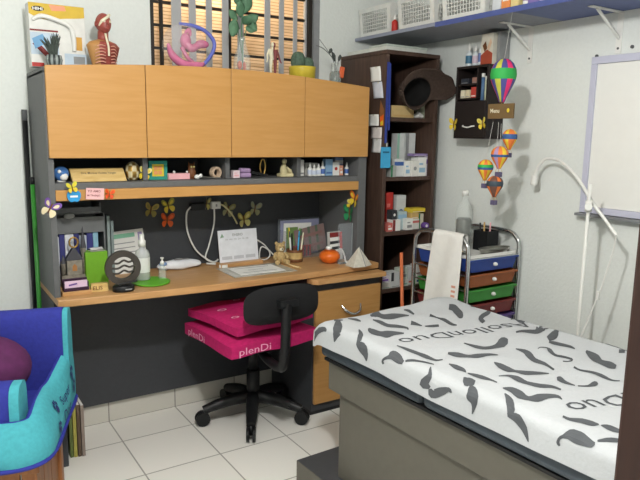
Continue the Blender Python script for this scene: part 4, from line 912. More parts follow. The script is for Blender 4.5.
# plug, adapter and cables
t = thing('power_adapter', 'dark power adapter with a white cable on the back panel', 'adapter', (1.155, 2.895, 1.025))
G().box(-.036, .036, -.012, .018, -.018, .018).build('body', BLACK, t, bevel=.004)
G().tube([(-.035, -.004, .0), (-.058, -.008, -.03), (-.056, -.010, -.118), (-.016, -.010, -.21), (.04, -.012, -.262), (.078, -.014, -.281), (.10, -.02, -.268)], .0042, 8).build('cable', WHITE, t)
t = thing('white_plug', 'white double plug with two cables on the back panel', 'plug', (1.252, 2.895, 1.028))
G().box(-.024, .024, -.010, .018, -.018, .018).build('body', WHITE, t, bevel=.003)
G().box(-.004, .004, -.012, -.010, -.006, .006).build('switch', GREY, t)
G().tube([(-.012, -.01, -.016), (-.015, -.012, -.09), (-.042, -.012, -.195), (-.062, -.012, -.26), (-.02, -.02, -.285)], .0042, 8).build('cable', WHITE, t)
G().tube([(.022, -.006, .004), (.045, -.008, -.008), (.085, -.008, -.05), (.115, -.004, -.10)], .0042, 8).build('cable', mat('ivory_plastic', 'D5CCA0', .5), t)
t = thing('coiled_cable', 'white cable coiled on the desk behind the calendar', 'cable', (1.50, 2.86, DZ))
G().tube([(-.04, 0, .11), (.01, .0, .075), (.035, -.01, .03), (.01, -.02, .006), (-.03, -.02, .012), (-.02, -.015, .07), (.02, -.015, .055), (.055, -.02, .02), (.075, -.03, .006)], .0035, 8).build('cable', WHITE, t)
t = thing('white_cable_end', 'white connector and cable lying between calendar and handset', 'cable', (1.20, 2.80, DZ))
G().tube([(-.02, .05, .012), (.02, .04, .008), (.05, .0, .006), (.03, -.03, .006)], .0045, 8).obox((.035, -.03, .008), (.04, .016, .013), (0, 0, -.5)).build('cable', WHITE, t)
# ================================================================ on the desk
t = thing('desk_organizer', 'grey desk organizer with top tray holding books at the desk left end', 'organizer', (.575, 2.815, DZ))
OG = mat('organizer_grey', '66686A', .5)
G().box(-.115, .10, .068, .076, 0, .30).build('back_panel', OG, t); G().box(-.115, .10, -.07, .067, 0, .008).build('base', OG, t)
for x in (-.115, .094): G().box(x, x + .006, -.07, .067, .0085, .30).build('side_panel', OG, t)
g = G().box(-.13, .085, -.075, .075, .302, .308).box(-.13, -.124, -.075, .075, .309, .345).box(.079, .085, -.075, .075, .309, .345).box(-.124, .079, .069, .075, .309, .345).box(-.124, .079, -.075, -.071, .309, .330)
g.build('top_tray', OG, t)
G().box(-.108, .093, -.074, -.0705, .222, .288).build('front_panel', mat('mid_grey_panel', '6F7172', .5), t)
G().ball((-.045, -.077, .296), (.022, .008, .012), 12).build('pull_grip', mat('pale_grip', '9B9C9A', .5), t)
bx = -.105
for wdt, c, n_, hh in ((.018, 'C9CDD8', 'pale grey blue', .20), (.022, '3A3C78', 'navy', .212), (.036, 'D6D8DE', 'white', .21), (.022, '34366E', 'dark indigo', .212), (.030, 'B9C0CE', 'silver', .20), (.026, '343672', 'deep violet blue', .21), (.022, '7FA6B8', 'light blue', .212)):
    o = thing('book', '%s spined book standing upright in the grey desk organizer' % n_, 'book', (.575 + bx + wdt / 2, 2.815 - .005, DZ + .0085), 0, 'books in the grey desk organizer')
    G().box(-wdt / 2 + .0004, wdt / 2 - .0004, -.06, .068, 0, hh).build('cover', mat('book_' + n_.replace(' ', '_'), c, .6), o, bevel=.002)
    G().box(-wdt / 2 + .003, wdt / 2 - .003, -.055, .0685, .003, hh + .0006).build('pages', PAPER, o); bx += wdt
for k, (hh, c) in enumerate(((.285, '8E9A98'), (.262, '7C8888'))):
    o = thing('file_folder', '%s grey green file folder standing right of the desk organizer' % ('tall' if k == 0 else 'shorter'), 'folder', (.694 + .016 * k, 2.84, DZ), 0, 'folders beside the desk organizer')
    G().box(-.006, .006, -.075, .055, 0, hh).build('cover', mat('folder_%d' % k, c, .6), o, bevel=.001)
# grey ornament like a small house with spires
t = thing('spired_house_ornament', 'grey ornament of a small gabled house with one spire before the books', 'ornament', (.535, 2.715, DZ))
ST1 = mat('grey_stone', '8A8478', .7, var=.25, scale=60); ST2 = mat('dark_slate', '4A4A50', .6)
G().box(-.052, .052, -.016, .016, 0, .052).box(-.03, .03, -.014, .014, .0525, .115).build('walls', ST1, t, bevel=.0015)
G().prism([(-.036, .115), (.036, .115), (0, .172)], (0, -.016, 0), (1, 0, 0), (0, 0, 1), (0, .032, 0)).build('gable_roof', ST2, t, bevel=.001)
G().lathe((.040, .0, .053), [(.010, 0), (.010, .105), (.012, .11), (.0005, .20)], 10, mats=lambda i, k: 1 if i >= 2 else 0).build('spire', [ST1, ST2], t)
G().lathe((-.042, .0, .053), [(.010, 0), (.010, .045), (.012, .05), (.0005, .085)], 10, mats=lambda i, k: 1 if i >= 2 else 0).build('turret', [ST1, ST2], t)
G().box(-.010, .010, -.0175, -.016, .004, .034).build('door', BROWN, t); G().prism([(-.009, .07), (.009, .07), (.009, .09), (0, .10), (-.009, .09)], (0, -.0155, 0), (1, 0, 0), (0, 0, 1), (0, .001, 0)).build('arched_window', mat('amber_window', 'B07A48', .4), t)
g = G()
for k in range(16):
    a0, a1 = 2 * PI * k / 16, 2 * PI * (k + 1) / 16
    g.tube([(.017 * math.cos(a0), -.012, .190 + .021 * math.sin(a0)), (.017 * math.cos(a1), -.012, .190 + .021 * math.sin(a1))], .004, 6, smooth=0)
g.cyl((0, -.012, .164), (0, -.012, .171), .003); g.build('gilded_ring', GOLD, t)
t = thing('business_card_holder', 'dark purple card holder with pale cards on a wooden base', 'card holder', (.512, 2.588, DZ))
G().box(-.056, .056, -.028, .028, 0, .016).build('base', DESKW, t, bevel=.002)
PD = mat('dark_purple_plastic', '3A2238', .35)
g = G().box(-.048, .048, .012, .016, .0165, .062).box(-.048, -.044, -.016, .012, .0165, .05).box(.044, .048, -.016, .012, .0165, .05).box(-.048, .048, -.020, -.016, .0165, .030); g.build('holder', PD, t, bevel=.001)
G().box(-.043, .043, -.012, -.002, .0168, .055).build('cards', mat('pale_lilac_card', 'D9BCD3', .7), t)
G().obox((-.012, -.0128, .042), (.032, .001, .006), (0, -.15, 0)).build('card_print', PURP, t)
t = thing('green_box', 'lime green cardboard box standing behind the black ring stand', 'box', (.620, 2.725, DZ), .06)
G().box(-.046, .046, -.035, .035, 0, .145).build('carton', GREEN, t, bevel=.002)
t = thing('folded_tissue', 'white folded tissue lying on top of the green box', 'tissue', (.630, 2.725, DZ + .1455), .06)
G().grid(lambda u, v: (-.03 + .06 * u, -.028 + .05 * v, .006 + .006 * math.sin(3 * u + 1) * math.sin(PI * v) + .004 * u), 10, 10).grid(lambda u, v: (-.03 + .06 * u, -.028 + .05 * v, .0005), 2, 2).build('tissue', PAPER, t)
t = thing('block_calendar', 'small pale wooden block with dark letters at the desk front edge', 'block', (.604, 2.588, DZ), -.1)
G().box(-.033, .033, -.012, .012, 0, .034).build('block', PLW, t, bevel=.001)
G().text('ELIS', .022, (-.028, -.0126, .009), (1, 0, 0), (0, 0, 1), sx=1.05, bold=.0004).build('lettering', BROWN, t)
t = thing('ring_stand', 'dark round ring with wavy bars on a black base at the desk front', 'ornament', (.690, 2.545, DZ), -.05)
RB = mat('dark_bronze', '3F3A35', .45)
G().lathe((0, 0, 0), [(.042, 0), (.044, .006), (.043, .022), (.038, .026), (.016, .028), (.015, .036)], 26, sy=.8).build('base', BLACK, t)
g = G(); n = 36; c = (0, 0, .0975); R0, R1, hw = .071, .046, .011
for y0, y1, ra, rb in ((-hw, hw, R0, R0), (hw, hw, R0, R1), (hw, -hw, R1, R1), (-hw, -hw, R1, R0)):
    v = []
    for k in range(n):
        a = 2 * PI * k / n; v += [(ra * math.cos(a), y0, c[2] + ra * math.sin(a)), (rb * math.cos(a), y1, c[2] + rb * math.sin(a))]
    g.add(v, [(2 * k, 2 * k + 1, (2 * k + 3) % (2 * n), (2 * k + 2) % (2 * n)) for k in range(n)], 0, y0 != y1)
g.build('ring', RB, t)
for k, z in enumerate((.122, .101, .080)):
    xx = math.sqrt(.050 ** 2 - (z - .1) ** 2); G().tube([(-xx, 0, z - .002), (-xx * .4, 0, z - .006), (xx * .1, 0, z + .005), (xx * .55, 0, z - .003), (xx, 0, z + .004)], .0042, 8).build('wavy_bar', RB, t)
G().obox((.012, -.03, .040), (.075, .012, .006), (0, -.12, 0)).build('phone_ledge', BLACK, t, bevel=.002)
G().box(-.0, .026, -.0362, -.035, .010, .015).build('plate', GREY, t)
t = thing('green_tray', 'flat lime green oval tray on the desk behind the ring stand', 'tray', (.832, 2.635, DZ))
G().lathe((0, 0, 0), [(.070, 0), (.080, .003), (.082, .007), (.078, .0075), (.001, .006)], 32, sx=1.0, sy=1.15).build('disc', mat('bright_green', '63B02B', .4), t)
t = thing('gel_bottle', 'tall clear gel bottle with white cap standing on the green tray', 'bottle', (.812, 2.680, DZ + .0078))
CLG = mat('frosted_clear', 'D5DAD8', .25, alpha=.55)
G().lathe((0, 0, 0), [(.028, 0), (.032, .004), (.032, .11), (.026, .128), (.013, .138), (.013, .146)], 22).build('body', CLG, t)
G().lathe((0, 0, 0), [(.0324, .035), (.0324, .100)], 22, caps=False).build('label_band', mat('pale_band', 'DADCDA', .5), t)
G().lathe((0, 0, 0), [(.016, .1465), (.016, .172), (.010, .176), (.010, .198), (.0095, .20)], 18).build('cap', WHITE, t)
t = thing('clear_spray_bottle', 'small clear bottle with white pump right of the gel bottle', 'bottle', (.895, 2.665, DZ + .0))
G().lathe((0, 0, 0), [(.016, 0), (.017, .004), (.017, .055), (.008, .066), (.008, .070)], 16).build('body', GLASS, t); G().lathe((0, 0, 0), [(.009, .0705), (.009, .082), (.004, .084), (.004, .094), (.008, .095), (.008, .10)], 12).build('pump', WHITE, t)
t = thing('leaning_form', 'white printed form with green header leaning against the desk back panel', 'form', (.812, 2.862, DZ), .03, rot=(-.22, -.06, .03))
G().box(-.088, .088, 0, .004, .001, .20).build('sheet', PAPER, t)
G().box(-.082, .045, -.0008, 0, .166, .186).build('green_header', mat('mint_green', '7FB79A', .7), t); G().box(.060, .080, -.0008, 0, .02, .185).build('purple_strip', mat('pale_violet', '9A8FB8', .7), t)
for k in range(3): G().box(-.078, .040, -.0008, 0, .140 - .022 * k, .144 - .022 * k).build('print_line', GREY, t)
t = thing('telephone_handset', 'white and pale blue telephone lying on the desk by the back panel', 'telephone', (1.04, 2.845, DZ), .03)
def hs(u, v):
    a = 2 * PI * v; x = (u - .5) * .225; k = (1 - abs(2 * u - 1) ** 3) ** .5 if 0 < u < 1 else 0
    return (x, math.cos(a) * (.028 + .008 * math.cos(4 * PI * u)) * k, .020 + max(math.sin(a), -.55) * .032 * k * (1 - .25 * abs(math.cos(PI * u))))
g = G().grid(hs, 28, 20); g.build('body', mat('pale_white_plastic', 'DCDFE4', .35), t)
G().ball((-.085, -.012, .034), (.020, .016, .010), 12).build('blue_panel', mat('pale_blue_plastic', '7E9CC8', .4), t)
G().box(-.03, .04, -.022, -.008, .0495, .0515).build('key_strip', GREY, t)
t = thing('desk_calendar', 'white desk calendar page standing in a wooden base', 'calendar', (1.338, 2.80, DZ), .035)
G().box(-.118, .118, -.030, .030, 0, .018).build('base', DESKW, t, bevel=.002)
pg = G().obox((0, .016, .096), (.215, .003, .158), (-.16, 0, 0)).build('page', mat('calendar_white', 'DADCE2', .7), t)
nx_ = Vector((0, -math.cos(.16), -math.sin(.16) * -1)); upv = Vector((0, math.sin(.16), math.cos(.16)))
o0 = Vector((0, .016, .096)) + Vector((0, -math.cos(.16), math.sin(.16))) * .0022
g = G().text('ENERO', .018, o0 + upv * .048 + Vector((-.03, 0, 0)), (1, 0, 0), upv, bold=.0003).text('lun  mar  mie  jue  vie  sab', .012, o0 + upv * .030 + Vector((-.07, 0, 0)), (1, 0, 0), upv)
g.build('lettering', GREY, t)
for x0 in (-.095, -.03, .035): G().prism([(0, 0), (.055, 0), (.055, .016), (0, .016)], o0 + upv * -.066 + Vector((x0, 0, 0)), (1, 0, 0), upv, (0, -.0003, 0)).build('date_block', mat('pale_grey_print', 'B9BBC2', .7), t)
G().prism([(0, 0), (.022, .004), (.012, .022)], o0 + upv * .042 + Vector((-.098, 0, 0)), (1, 0, 0), upv, (0, -.0003, 0)).build('emblem', mat('sage_print', '7F9A84', .7), t)
t = thing('plastic_document_sleeve', 'printed certificate in a clear sleeve lying flat on the desk', 'document', (1.350, 2.650, DZ), -.02)
G().box(-.16, .165, -.115, .105, .0004, .0024).build('sleeve', mat('sleeve_grey', 'A9A79C', .2, var=.2), t)
G().box(-.115, .12, -.085, .075, .0025, .0036).build('paper', PAPER, t)
G().text('Diploma', .022, (-.04, -.01, .0038), (1, 0, 0), (0, 1, 0), bold=.0003).build('lettering', GREY, t)
for y in (.045, -.05): G().box(-.09, .09, y, y + .006, .0037, .0040).build('print_line', GREY, t)
o = thing('pencil', 'pale wooden pencil lying at the right edge of the document sleeve', 'pencil', (1.545, 2.665, DZ), 0)
G().cyl((-.01, .075, .0042), (.008, -.085, .0042), .004, n=6).build('shaft', mat('pale_pencil', 'D7BE8C', .5), o); G().cyl((.008, -.085, .0042), (.0095, -.100, .0042), .004, .0006, 6).build('tip', TAN, o)
# teddy and pen cup
t = thing('teddy_figurine', 'small beige teddy bear figurine leaning on the wooden pen cup', 'figurine', (1.530, 2.735, DZ), -.15)
FUR = mat('beige_fur', 'B49A6C', .9, var=.3, scale=120, bump=.6)
G().ball((0, 0, .034), (.030, .027, .034), 16).build('body', FUR, t)
h_ = G().ball((0, -.004, .082), (.026, .024, .025), 16).build('head', FUR, t)
for s in (-1, 1): G().ball((s * .020, 0, .104), (.009, .006, .009), 10).build('ear', FUR, h_)
G().ball((0, -.026, .076), (.011, .009, .009), 10).build('muzzle', CREAM, h_); G().ball((0, -.035, .079), .0035, 8).build('nose', INK, h_)
for s in (-1, 1):
    G().ball((s * .009, -.026, .088), .0026, 8).build('eye', INK, h_)
    G().tube([(s * .024, -.006, .052), (s * .034, -.018, .038), (s * .028, -.028, .026)], [.010, .009, .010], 10).build('arm', FUR, t)
    G().tube([(s * .016, -.012, .014), (s * .026, -.032, .012), (s * .028, -.042, .014)], [.013, .012, .012], 10).build('leg', FUR, t)
t = thing('pen_cup', 'woven beige and brown pen cup beside the teddy figurine', 'pen cup', (1.622, 2.745, DZ))
G().lathe((0, 0, 0), [(.040, 0), (.042, .002), (.042, .015), (.041, .017), (.042, .05), (.042, .064), (.038, .064), (.037, .01), (.001, .008)], 24, mats=lambda i, k: 1 if i in (3,) else 0).build('cup', [mat('cup_brown', '6E4428', .6), mat('cup_beige', 'B89C66', .7, var=.25)], t)
for k, (x, y, c, n_, hh) in enumerate(((-.022, -.005, WHITE, 'white', .150), (-.004, .012, BLACK, 'black', .135), (.010, -.012, SKY, 'blue', .150), (.022, .006, GREEN, 'green', .160), (-.012, .018, YEL, 'yellow', .165), (.026, -.010, CREAM, 'cream', .14))):
    o = thing('pen', '%s pen standing in the woven pen cup on the desk' % n_, 'pen', (1.622 + x, 2.745 + y, DZ + .0095), 0, 'pens in the woven pen cup')
    G().cyl((0, 0, 0), (x * .5, y * .4, hh - .03), .0042, n=10).build('barrel', c, o); G().cyl((x * .5, y * .4, hh - .03), (x * .62, y * .5, hh), .0048, .003, n=10).build('cap', DGREY if c is WHITE else c, o)
# clear file rack and its contents
t = thing('clear_file_rack', 'clear acrylic file rack standing at the right end of the desk', 'file rack', (1.735, 2.84, DZ))
g = G().box(-.135, .125, -.045, .045, 0, .005).box(-.135, .125, .040, .044, .0055, .205)
g.add([(-.135, -.045, .0055), (.125, -.045, .0055), (.125, -.058, .115), (-.135, -.058, .115)], [(0, 1, 2, 3)]).box(-.135, -.132, -.045, .039, .0055, .15); g.build('rack', ACRYL, t)
def leaning(kind, label, cat, x, y, w_, h_, m_, tilt, lean=0.0, th=.004, extra=None, grp=None):
    o = thing(kind, label, cat, (x, y, DZ + .0065), 0, grp, rot=(-lean, tilt, 0))
    G().box(-w_ / 2, w_ / 2, -th / 2, th / 2, 0.001 + abs(math.sin(tilt)) * w_ / 2, h_ + abs(math.sin(tilt)) * w_ / 2).build('cover', m_, o, bevel=.0008)
    if extra: extra(o, abs(math.sin(tilt)) * w_ / 2, -th / 2)
    return o
leaning('plastic_folder', 'pale violet grey plastic folder at the back of the clear file rack', 'folder', 1.725, 2.868, .24, .19, mat('violet_grey_plastic', '8A8CA8', .3), .0, .0)
leaning('paper_stack', 'white paper sheets standing in the clear file rack', 'paper', 1.70, 2.856, .17, .172, PAPER, .03, .0)
leaning('green_notebook', 'olive green notebook standing behind the pens in the rack', 'notebook', 1.665, 2.846, .07, .155, mat('olive_green', '6E8A4E', .6), 0, 0)
def plaid(o, dz, y):
    for k in range(3):
        G().box(-.06 + .048 * k, -.045 + .048 * k, y - .0006, y, dz + .004, dz + .142).build('stripe', mat('dull_green_stripe', '5A6A58', .7), o)
    for k in range(2): G().box(-.078, .078, y - .0007, y, dz + .03 + .06 * k, dz + .045 + .06 * k).build('stripe', mat('rose_brown_stripe', '8C6A66', .7), o)
leaning('plaid_folder', 'brown and green plaid folder tilted in the clear file rack', 'folder', 1.785, 2.832, .19, .140, mat('mauve_brown', '87716E', .7), -.16, 0, extra=plaid)
def redp(o, dz, y):
    for k in range(5): G().box(-.05 + .022 * k, -.04 + .022 * k, y - .0006, y, dz + .004, dz + .055).build('stripe', INK, o)
leaning('red_notebook', 'low dark red patterned notebook at the front of the file rack', 'notebook', 1.705, 2.815, .12, .06, mat('deep_red', '8E2A2E', .6), 0, 0, extra=redp)
# box with red, white and black print, clear panel, orange bowl, paper pyramid
t = thing('striped_box', 'red white and black striped carton at the right end of the desk', 'box', (1.830, 2.675, DZ), -.1, rot=(0, -.06, -.1))
G().box(-.036, .036, -.015, .015,   .0025, .150).build('carton', WHITE, t, bevel=.001)
for z0, z1, m_ in ((.06, .075, INK), (.09, .105, INK), (.125, .150, REDD)): G().box(-.036, .020, -.0158, -.015, z0, z1).build('print_band', m_, t)
G().box(.020, .0362, -.0160, -.015, .06, .150).build('print_band', RED, t)
t = thing('acrylic_panel', 'clear upright acrylic panel near the right side panel of the hutch', 'panel', (1.838, 2.585, DZ))
G().box(-.055, .030, -.0015, .0015, .001, .205).build('sheet', ACRYL, t)
G().box(-.055, .030, -.02, .02, 0, .001).box(.0302, .0335, -.002, .002, .001, .205).build('edge', mat('acrylic_edge', '9AA4A6', .2, alpha=.6), t)
t = thing('orange_bowl', 'round orange bowl with white knob on the desk', 'bowl', (1.760, 2.625, DZ))
OB = mat('glossy_orange', 'DE6A22', .3)
G().lathe((0, 0, 0), [(.022, 0), (.040, .008), (.053, .028), (.054, .042), (.046, .056), (.030, .064)], 26).build('body', OB, t)
G().lathe((0, 0, 0), [(.0305, .064), (.030, .067), (.012, .069)], 22).build('lid', mat('dark_orange', 'B5521A', .4), t)
G().ball((-.006, 0, .078), (.017, .015, .012), 14).build('knob', WHITE, t)
t = thing('white_strap', 'white cord hanging beside the orange bowl', 'cord', (1.822, 2.60, DZ))
G().tube([(-.012, .015, .07), (.0, .0, .062), (.006, -.01, .035), (.012, -.014, .006), (.03, -.02, .004)], .0042, 8).build('cord', WHITE, t)
t = thing('paper_pyramid', 'grey white folded pyramid lamp on the desk front right', 'pyramid', (1.850, 2.502, DZ), .12)
PP = mat('linen_white', 'C4BFB2', .85, var=.1, scale=70)
G().add([(-.066, -.038, 0), (.004, -.052, 0), (.066, -.036, 0), (.055, .04, 0), (-.055, .04, 0), (.0, -.004, .098)], [(0, 1, 5), (1, 2, 5), (2, 3, 5), (3, 4, 5), (4, 0, 5), (4, 3, 2, 1, 0)]).build('folded_sides', PP, t, bevel=.003)
G().tube([(.0, -.006, .098), (.003, -.030, .05), (.004, -.053, .003)], .0018, 6, smooth=0).build('seam', GREY, t)
# ================================================================ bookcase contents
FY = 2.60
t = thing('brown_hat', 'dark brown floppy hat hanging open side out at the top of the bookcase', 'hat', (2.215, 2.522, 1.606), 0, rot=(math.radians(-72), 0, math.radians(4)))
HAT = mat('dark_brown_felt', '453730', .9, var=.2, scale=80, bump=.4); LIN = mat('black_lining', '0E0D0D', .9)
BRM = [(-3.15, .112), (-2.4, .128), (-1.57, .135), (-.9, .160), (-.42, .208), (-.14, .238), (.06, .226), (.20, .150), (.38, .104), (1.57, .088), (2.9, .108), (3.15, .112)]
ro = lambda p: .1 * .082 / math.hypot(.082 * math.cos(p), .1 * math.sin(p))
def brim(phi):
    for (a, r0), (b, r1) in zip(BRM, BRM[1:]):
        if a <= phi <= b:
            q = (phi - a) / (b - a); q = q * q * (3 - 2 * q); return r0 + (r1 - r0) * q
    return .115
def hatf(u, v):
    phi = 2 * PI * u - PI; R_ = brim(phi)
    if v < .5:
        q = v / .5; r = R_ + (ro(phi) - R_) * q; z = -.020 * (1 - q) ** 1.5 + .022 * math.sin(2 * phi + .4) * (1 - q) ** 1.5 - .03 * max(0, (R_ - .14) / .09) * (1 - q) ** 2
    else:
        q = (v - .5) / .5; r = ro(phi) * math.cos(q * PI / 2) ** .6 if q < 1 else .0005; z = .075 * math.sin(q * PI / 2)
    return (r * math.cos(phi), r * math.sin(phi) * .95, z)
G().grid(hatf, 56, 30).build('hat', HAT, t, solid=.006, fix=False)
G().grid(lambda u, v: (lambda p: (p[0] * .93, p[1] * .93, p[2] * .93 - .002))(hatf(u, .5 + .5 * v)), 40, 14).build('lining', LIN, t, fix=False)

t = thing('flat_carton', 'flat white carton lying on top of the brown bookcase', 'box', (2.20, 2.74, 1.8065))
G().box(-.15, .12, -.16, .18, 0, .024).build('carton', mat('carton_pale', 'CFD3CC', .6), t, bevel=.001); G().box(-.152, .122, -.162, -.02, .0245, .034).build('lid', mat('carton_greenish', 'B4BDB4', .6), t)
S1, S2, S3, S4 = 1.4775, 1.1715, .8825, .5735
carton('long pale yellow carton on the upper bookcase shelf below the hat', (2.18, FY + .025, S1), .155, .07, .062, mat('pale_yellow_card', 'C9AE7A', .7), TAN, style=4)
carton('upright grey green carton at the right of the upper bookcase shelf', (2.343, FY + .04, S1), .026, .05, .15, mat('sage_card', '9AA08A', .7), WHITE, style=2)
t = thing('crumpled_tissue', 'crumpled white tissue beside the pale yellow carton', 'tissue', (2.30, FY + .0, S1))
G().ball((-.014, 0, .013), (.022, .02, .013), 10, rows=6).ball((.014, .0, .012), (.016, .018, .012), 9, rows=6).obox((.0, -.006, .022), (.03, .02, .012), (.4, .5, .3)).build('tissue', PAPER, t)
t = thing('purple_pouch', 'small purple pouch behind the pale yellow carton', 'pouch', (2.115, FY + .09, S1))
G().lathe((0, 0, 0), [(.026, 0), (.03, .02), (.024, .09), (.010, .12), (.016, .14)], 14).build('pouch', PURP, t)
OW = mat('carton_cool_white', 'CDD0CF', .6)
MINT = mat('mint_print', '8FB7A6', .6); BLP = mat('blue_print_dark', '3C5C9A', .6); LBL = mat('light_blue_print', '93B4CC', .6)
g2 = 'medicine cartons on the second bookcase shelf'
for a in ((2.222, FY + .07, S2, .05, .05, .225, OW, MINT, 3, 'tall white carton with mint edge behind the second shelf row'), (2.290, FY + .07, S2, .068, .05, .228, OW, GREY, 3, 'tall white carton with grey edge behind the second shelf row'),
          (2.100, FY - .02, S2, .036, .06, .060, mat('grey_carton', '9EA29E', .6), DKGRN, 3, 'small grey carton with green corner at the left of the second shelf'), (2.152, FY, S2, .062, .06, .092, OW, BLP, 0, 'white carton with dark blue band left on the second shelf'),
          (2.203, FY - .012, S2, .036, .06, .082, WHITE, LBL, 1, 'narrow white carton with pale blue text on the second shelf'), (2.247, FY - .02, S2, .048, .06, .084, CW2, GREY, 2, 'white carton with a grey ring printed on it, second shelf'),
          (2.303, FY - .012, S2, .058, .06, .100, WHITE, LBL, 1, 'white and pale blue carton right of the grey ring one'), (2.343, FY, S2, .024, .05, .105, mat('lavender_white', 'C9C3D0', .6), PURP, 0, 'thin lavender white carton at the right of the second shelf')):
    carton(a[9], a[:3], *a[3:8], style=a[8], group=g2)
carton('flat violet topped carton lying across the second shelf cartons', (2.30, FY - .005, S2 + .1055), .10, .05, .014, mat('violet_top', '8C7AA8', .6), WHITE, group=g2, style=4)
g3 = 'medicine cartons on the third bookcase shelf'
SALM = mat('salmon_box', 'C96A62', .6)
for a in ((2.100, FY - .012, S3, .034, .05, .045, SALM, WHITE, 1, 'small salmon pink carton at the left of the third shelf'), (2.146, FY - .01, S3, .052, .05, .060, WHITE, REDD, 3, 'white carton with dark red edge on the third shelf'),
          (2.136, FY - .004, S3 + .0605, .034, .045, .050, INK, WHITE, 2, 'small black carton with a white ring stacked on the third shelf'), (2.145, FY + .055, S3, .050, .05, .200, RED, SALM, 1, 'tall red carton at the back left of the third shelf'),
          (2.206, FY + .015, S3, .060, .05, .098, mat('pale_teal_white', 'AFC2C6', .6), LBL, 0, 'pale teal carton in the middle of the third shelf'), (2.240, FY + .07, S3, .066, .05, .180, OW, BLP, 2, 'tall white carton with a blue dot on the third shelf'),
          (2.232, FY - .02, S3, .045, .04, .062, WHITE, GREY, 1, 'low white carton with grey text in the third shelf centre'), (2.283, FY - .006, S3, .050, .05, .056, CW2, SALM, 0, 'white carton with salmon band below the tan one'),
          (2.281, FY - .002, S3 + .0565, .052, .05, .034, TAN, WHITE, 4, 'small tan carton stacked on the third shelf'), (2.326, FY + .0, S3, .036, .05, .082, mat('cream_white', 'D2CDB8', .6), DKGRN, 3, 'cream carton with green side at the right of the third shelf'),
          (2.300, FY + .0, S3 + .0915, .100, .06, .022, YEL, WHITE, 4, 'flat yellow carton lying on top of the third shelf stack')):
    carton(a[9], a[:3], *a[3:8], style=a[8], group=g3)
t = thing('purple_roll', 'small purple roll at the front right of the third bookcase shelf', 'roll', (2.338, FY - .045, S3))
G().cyl((0, -.014, .018), (0, .014, .018), .018, n=18).build('roll', PURP, t); G().cyl((0, -.0145, .018), (0, -.0138, .018), .008).build('core', WHITE, t)
g4 = 'medicine cartons on the fourth bookcase shelf'
for a in ((2.085, FY - .01, S4, .055, .06, .030, CW2, MINT, 4, 'flat white carton at the lower left of the fourth shelf'), (2.090, FY + .0, S4 + .0305, .056, .05, .040, mat('pale_lilac_white', 'C3BEC8', .6), PURP, 1, 'pale lilac carton stacked at the left of the fourth shelf'),
          (2.148, FY - .01, S4, .060, .06, .034, OW, GREY, 4, 'white carton lying second from left on the fourth shelf'), (2.150, FY - .005, S4 + .0345, .056, .06, .048, OW, INK, 3, 'white carton with black edge on the fourth shelf'),
          (2.212, FY - .01, S4, .056, .06, .036, CW2, MINT, 1, 'white mint printed carton at the fourth shelf centre bottom'), (2.214, FY - .004, S4 + .0365, .05, .055, .060, mat('pale_sage', 'BFC8BC', .6), GREY, 1, 'pale sage carton stacked at the fourth shelf centre'),
          (2.272, FY - .004, S4, .052, .05, .100, OW, SALM, 4, 'upright white carton with thin salmon line on the fourth shelf'), (2.326, FY - .004, S4, .046, .05, .048, WHITE, BLP, 1, 'white carton with blue print at the fourth shelf right bottom'),
          (2.327, FY, S4 + .0485, .046, .05, .056, WHITE, REDD, 4, 'white carton with red line topmost at the fourth shelf right')):
    carton(a[9], a[:3], *a[3:8], style=a[8], group=g4)
carton('dark blue tub like carton on the lowest visible bookcase shelf', (2.20, FY, .3005), .12, .10, .12, mat('dark_blue_card', '2C3850', .6), GREY, style=4)

# notes on the side of the bookcase (facing the desk)
SX = 2.0185
def note(label, y0, y1, z0, z1, m_=PAPER, kind='paper_note', curl=.006, rot=0):
    t = thing(kind, label, 'note', (SX, (y0 + y1) / 2, z1))
    h_, w_ = z1 - z0, abs(y1 - y0)
    G().grid(lambda u, v: (-.0012 - curl * v * v, w_ / 2 - w_ * u + rot * (v - .5) * h_, -h_ * v), 4, 8).build('paper', m_, t, solid=.0006)
    G().box(-.002 - .0004, -.0008, -.006, .006, -.008, .0).build('tape', mat('clear_tape', 'C9C5B4', .4), t)
    return t
note('upper of two white slips taped high on the bookcase side', 2.66, 2.575, 1.655, 1.728, rot=-.25)
note('lower white slip hanging under the upper one on the bookcase side', 2.635, 2.555, 1.570, 1.652, mat('cool_paper', 'C9CCD6', .8), rot=-.3)
note('small white slip left of the orange flyer on the bookcase side', 2.675, 2.580, 1.432, 1.490, rot=-.2)
note('small pinkish white slip above the long receipt', 2.640, 2.552, 1.368, 1.424, mat('pinkish_paper', 'D8CFCB', .8), rot=-.1)
note('long white receipt lowest on the bookcase side', 2.630, 2.555, 1.297, 1.366, mat('receipt_paper', 'DAD8D6', .8))
t = thing('orange_flyer', 'brown and orange triangular flyer at the front edge of the bookcase side', 'flyer', (SX, 2.552, 1.56))
G().prism([(.020, 0), (.026, -.06), (.016, -.130), (-.012, -.128), (-.012, -.05)], (-.0012, 0, 0), (0, 1, 0), (0, 0, 1), (-.001, 0, 0)).build('card', mat('flyer_brown', '8A5A34', .7), t)
G().prism([(.020, -.085), (.014, -.128), (-.010, -.126), (-.010, -.07)], (-.0024, 0, 0), (0, 1, 0), (0, 0, 1), (-.0006, 0, 0)).build('orange_print', ORA, t)
G().prism([(.014, -.11), (.012, -.126), (-.008, -.124), (-.006, -.10)], (-.0032, 0, 0), (0, 1, 0), (0, 0, 1), (-.0004, 0, 0)).build('yellow_print', YEL, t)
t = thing('lanyard', 'dark blue lanyard with light blue badge hanging on the bookcase front edge', 'lanyard', (2.034, 2.5365, 1.745))
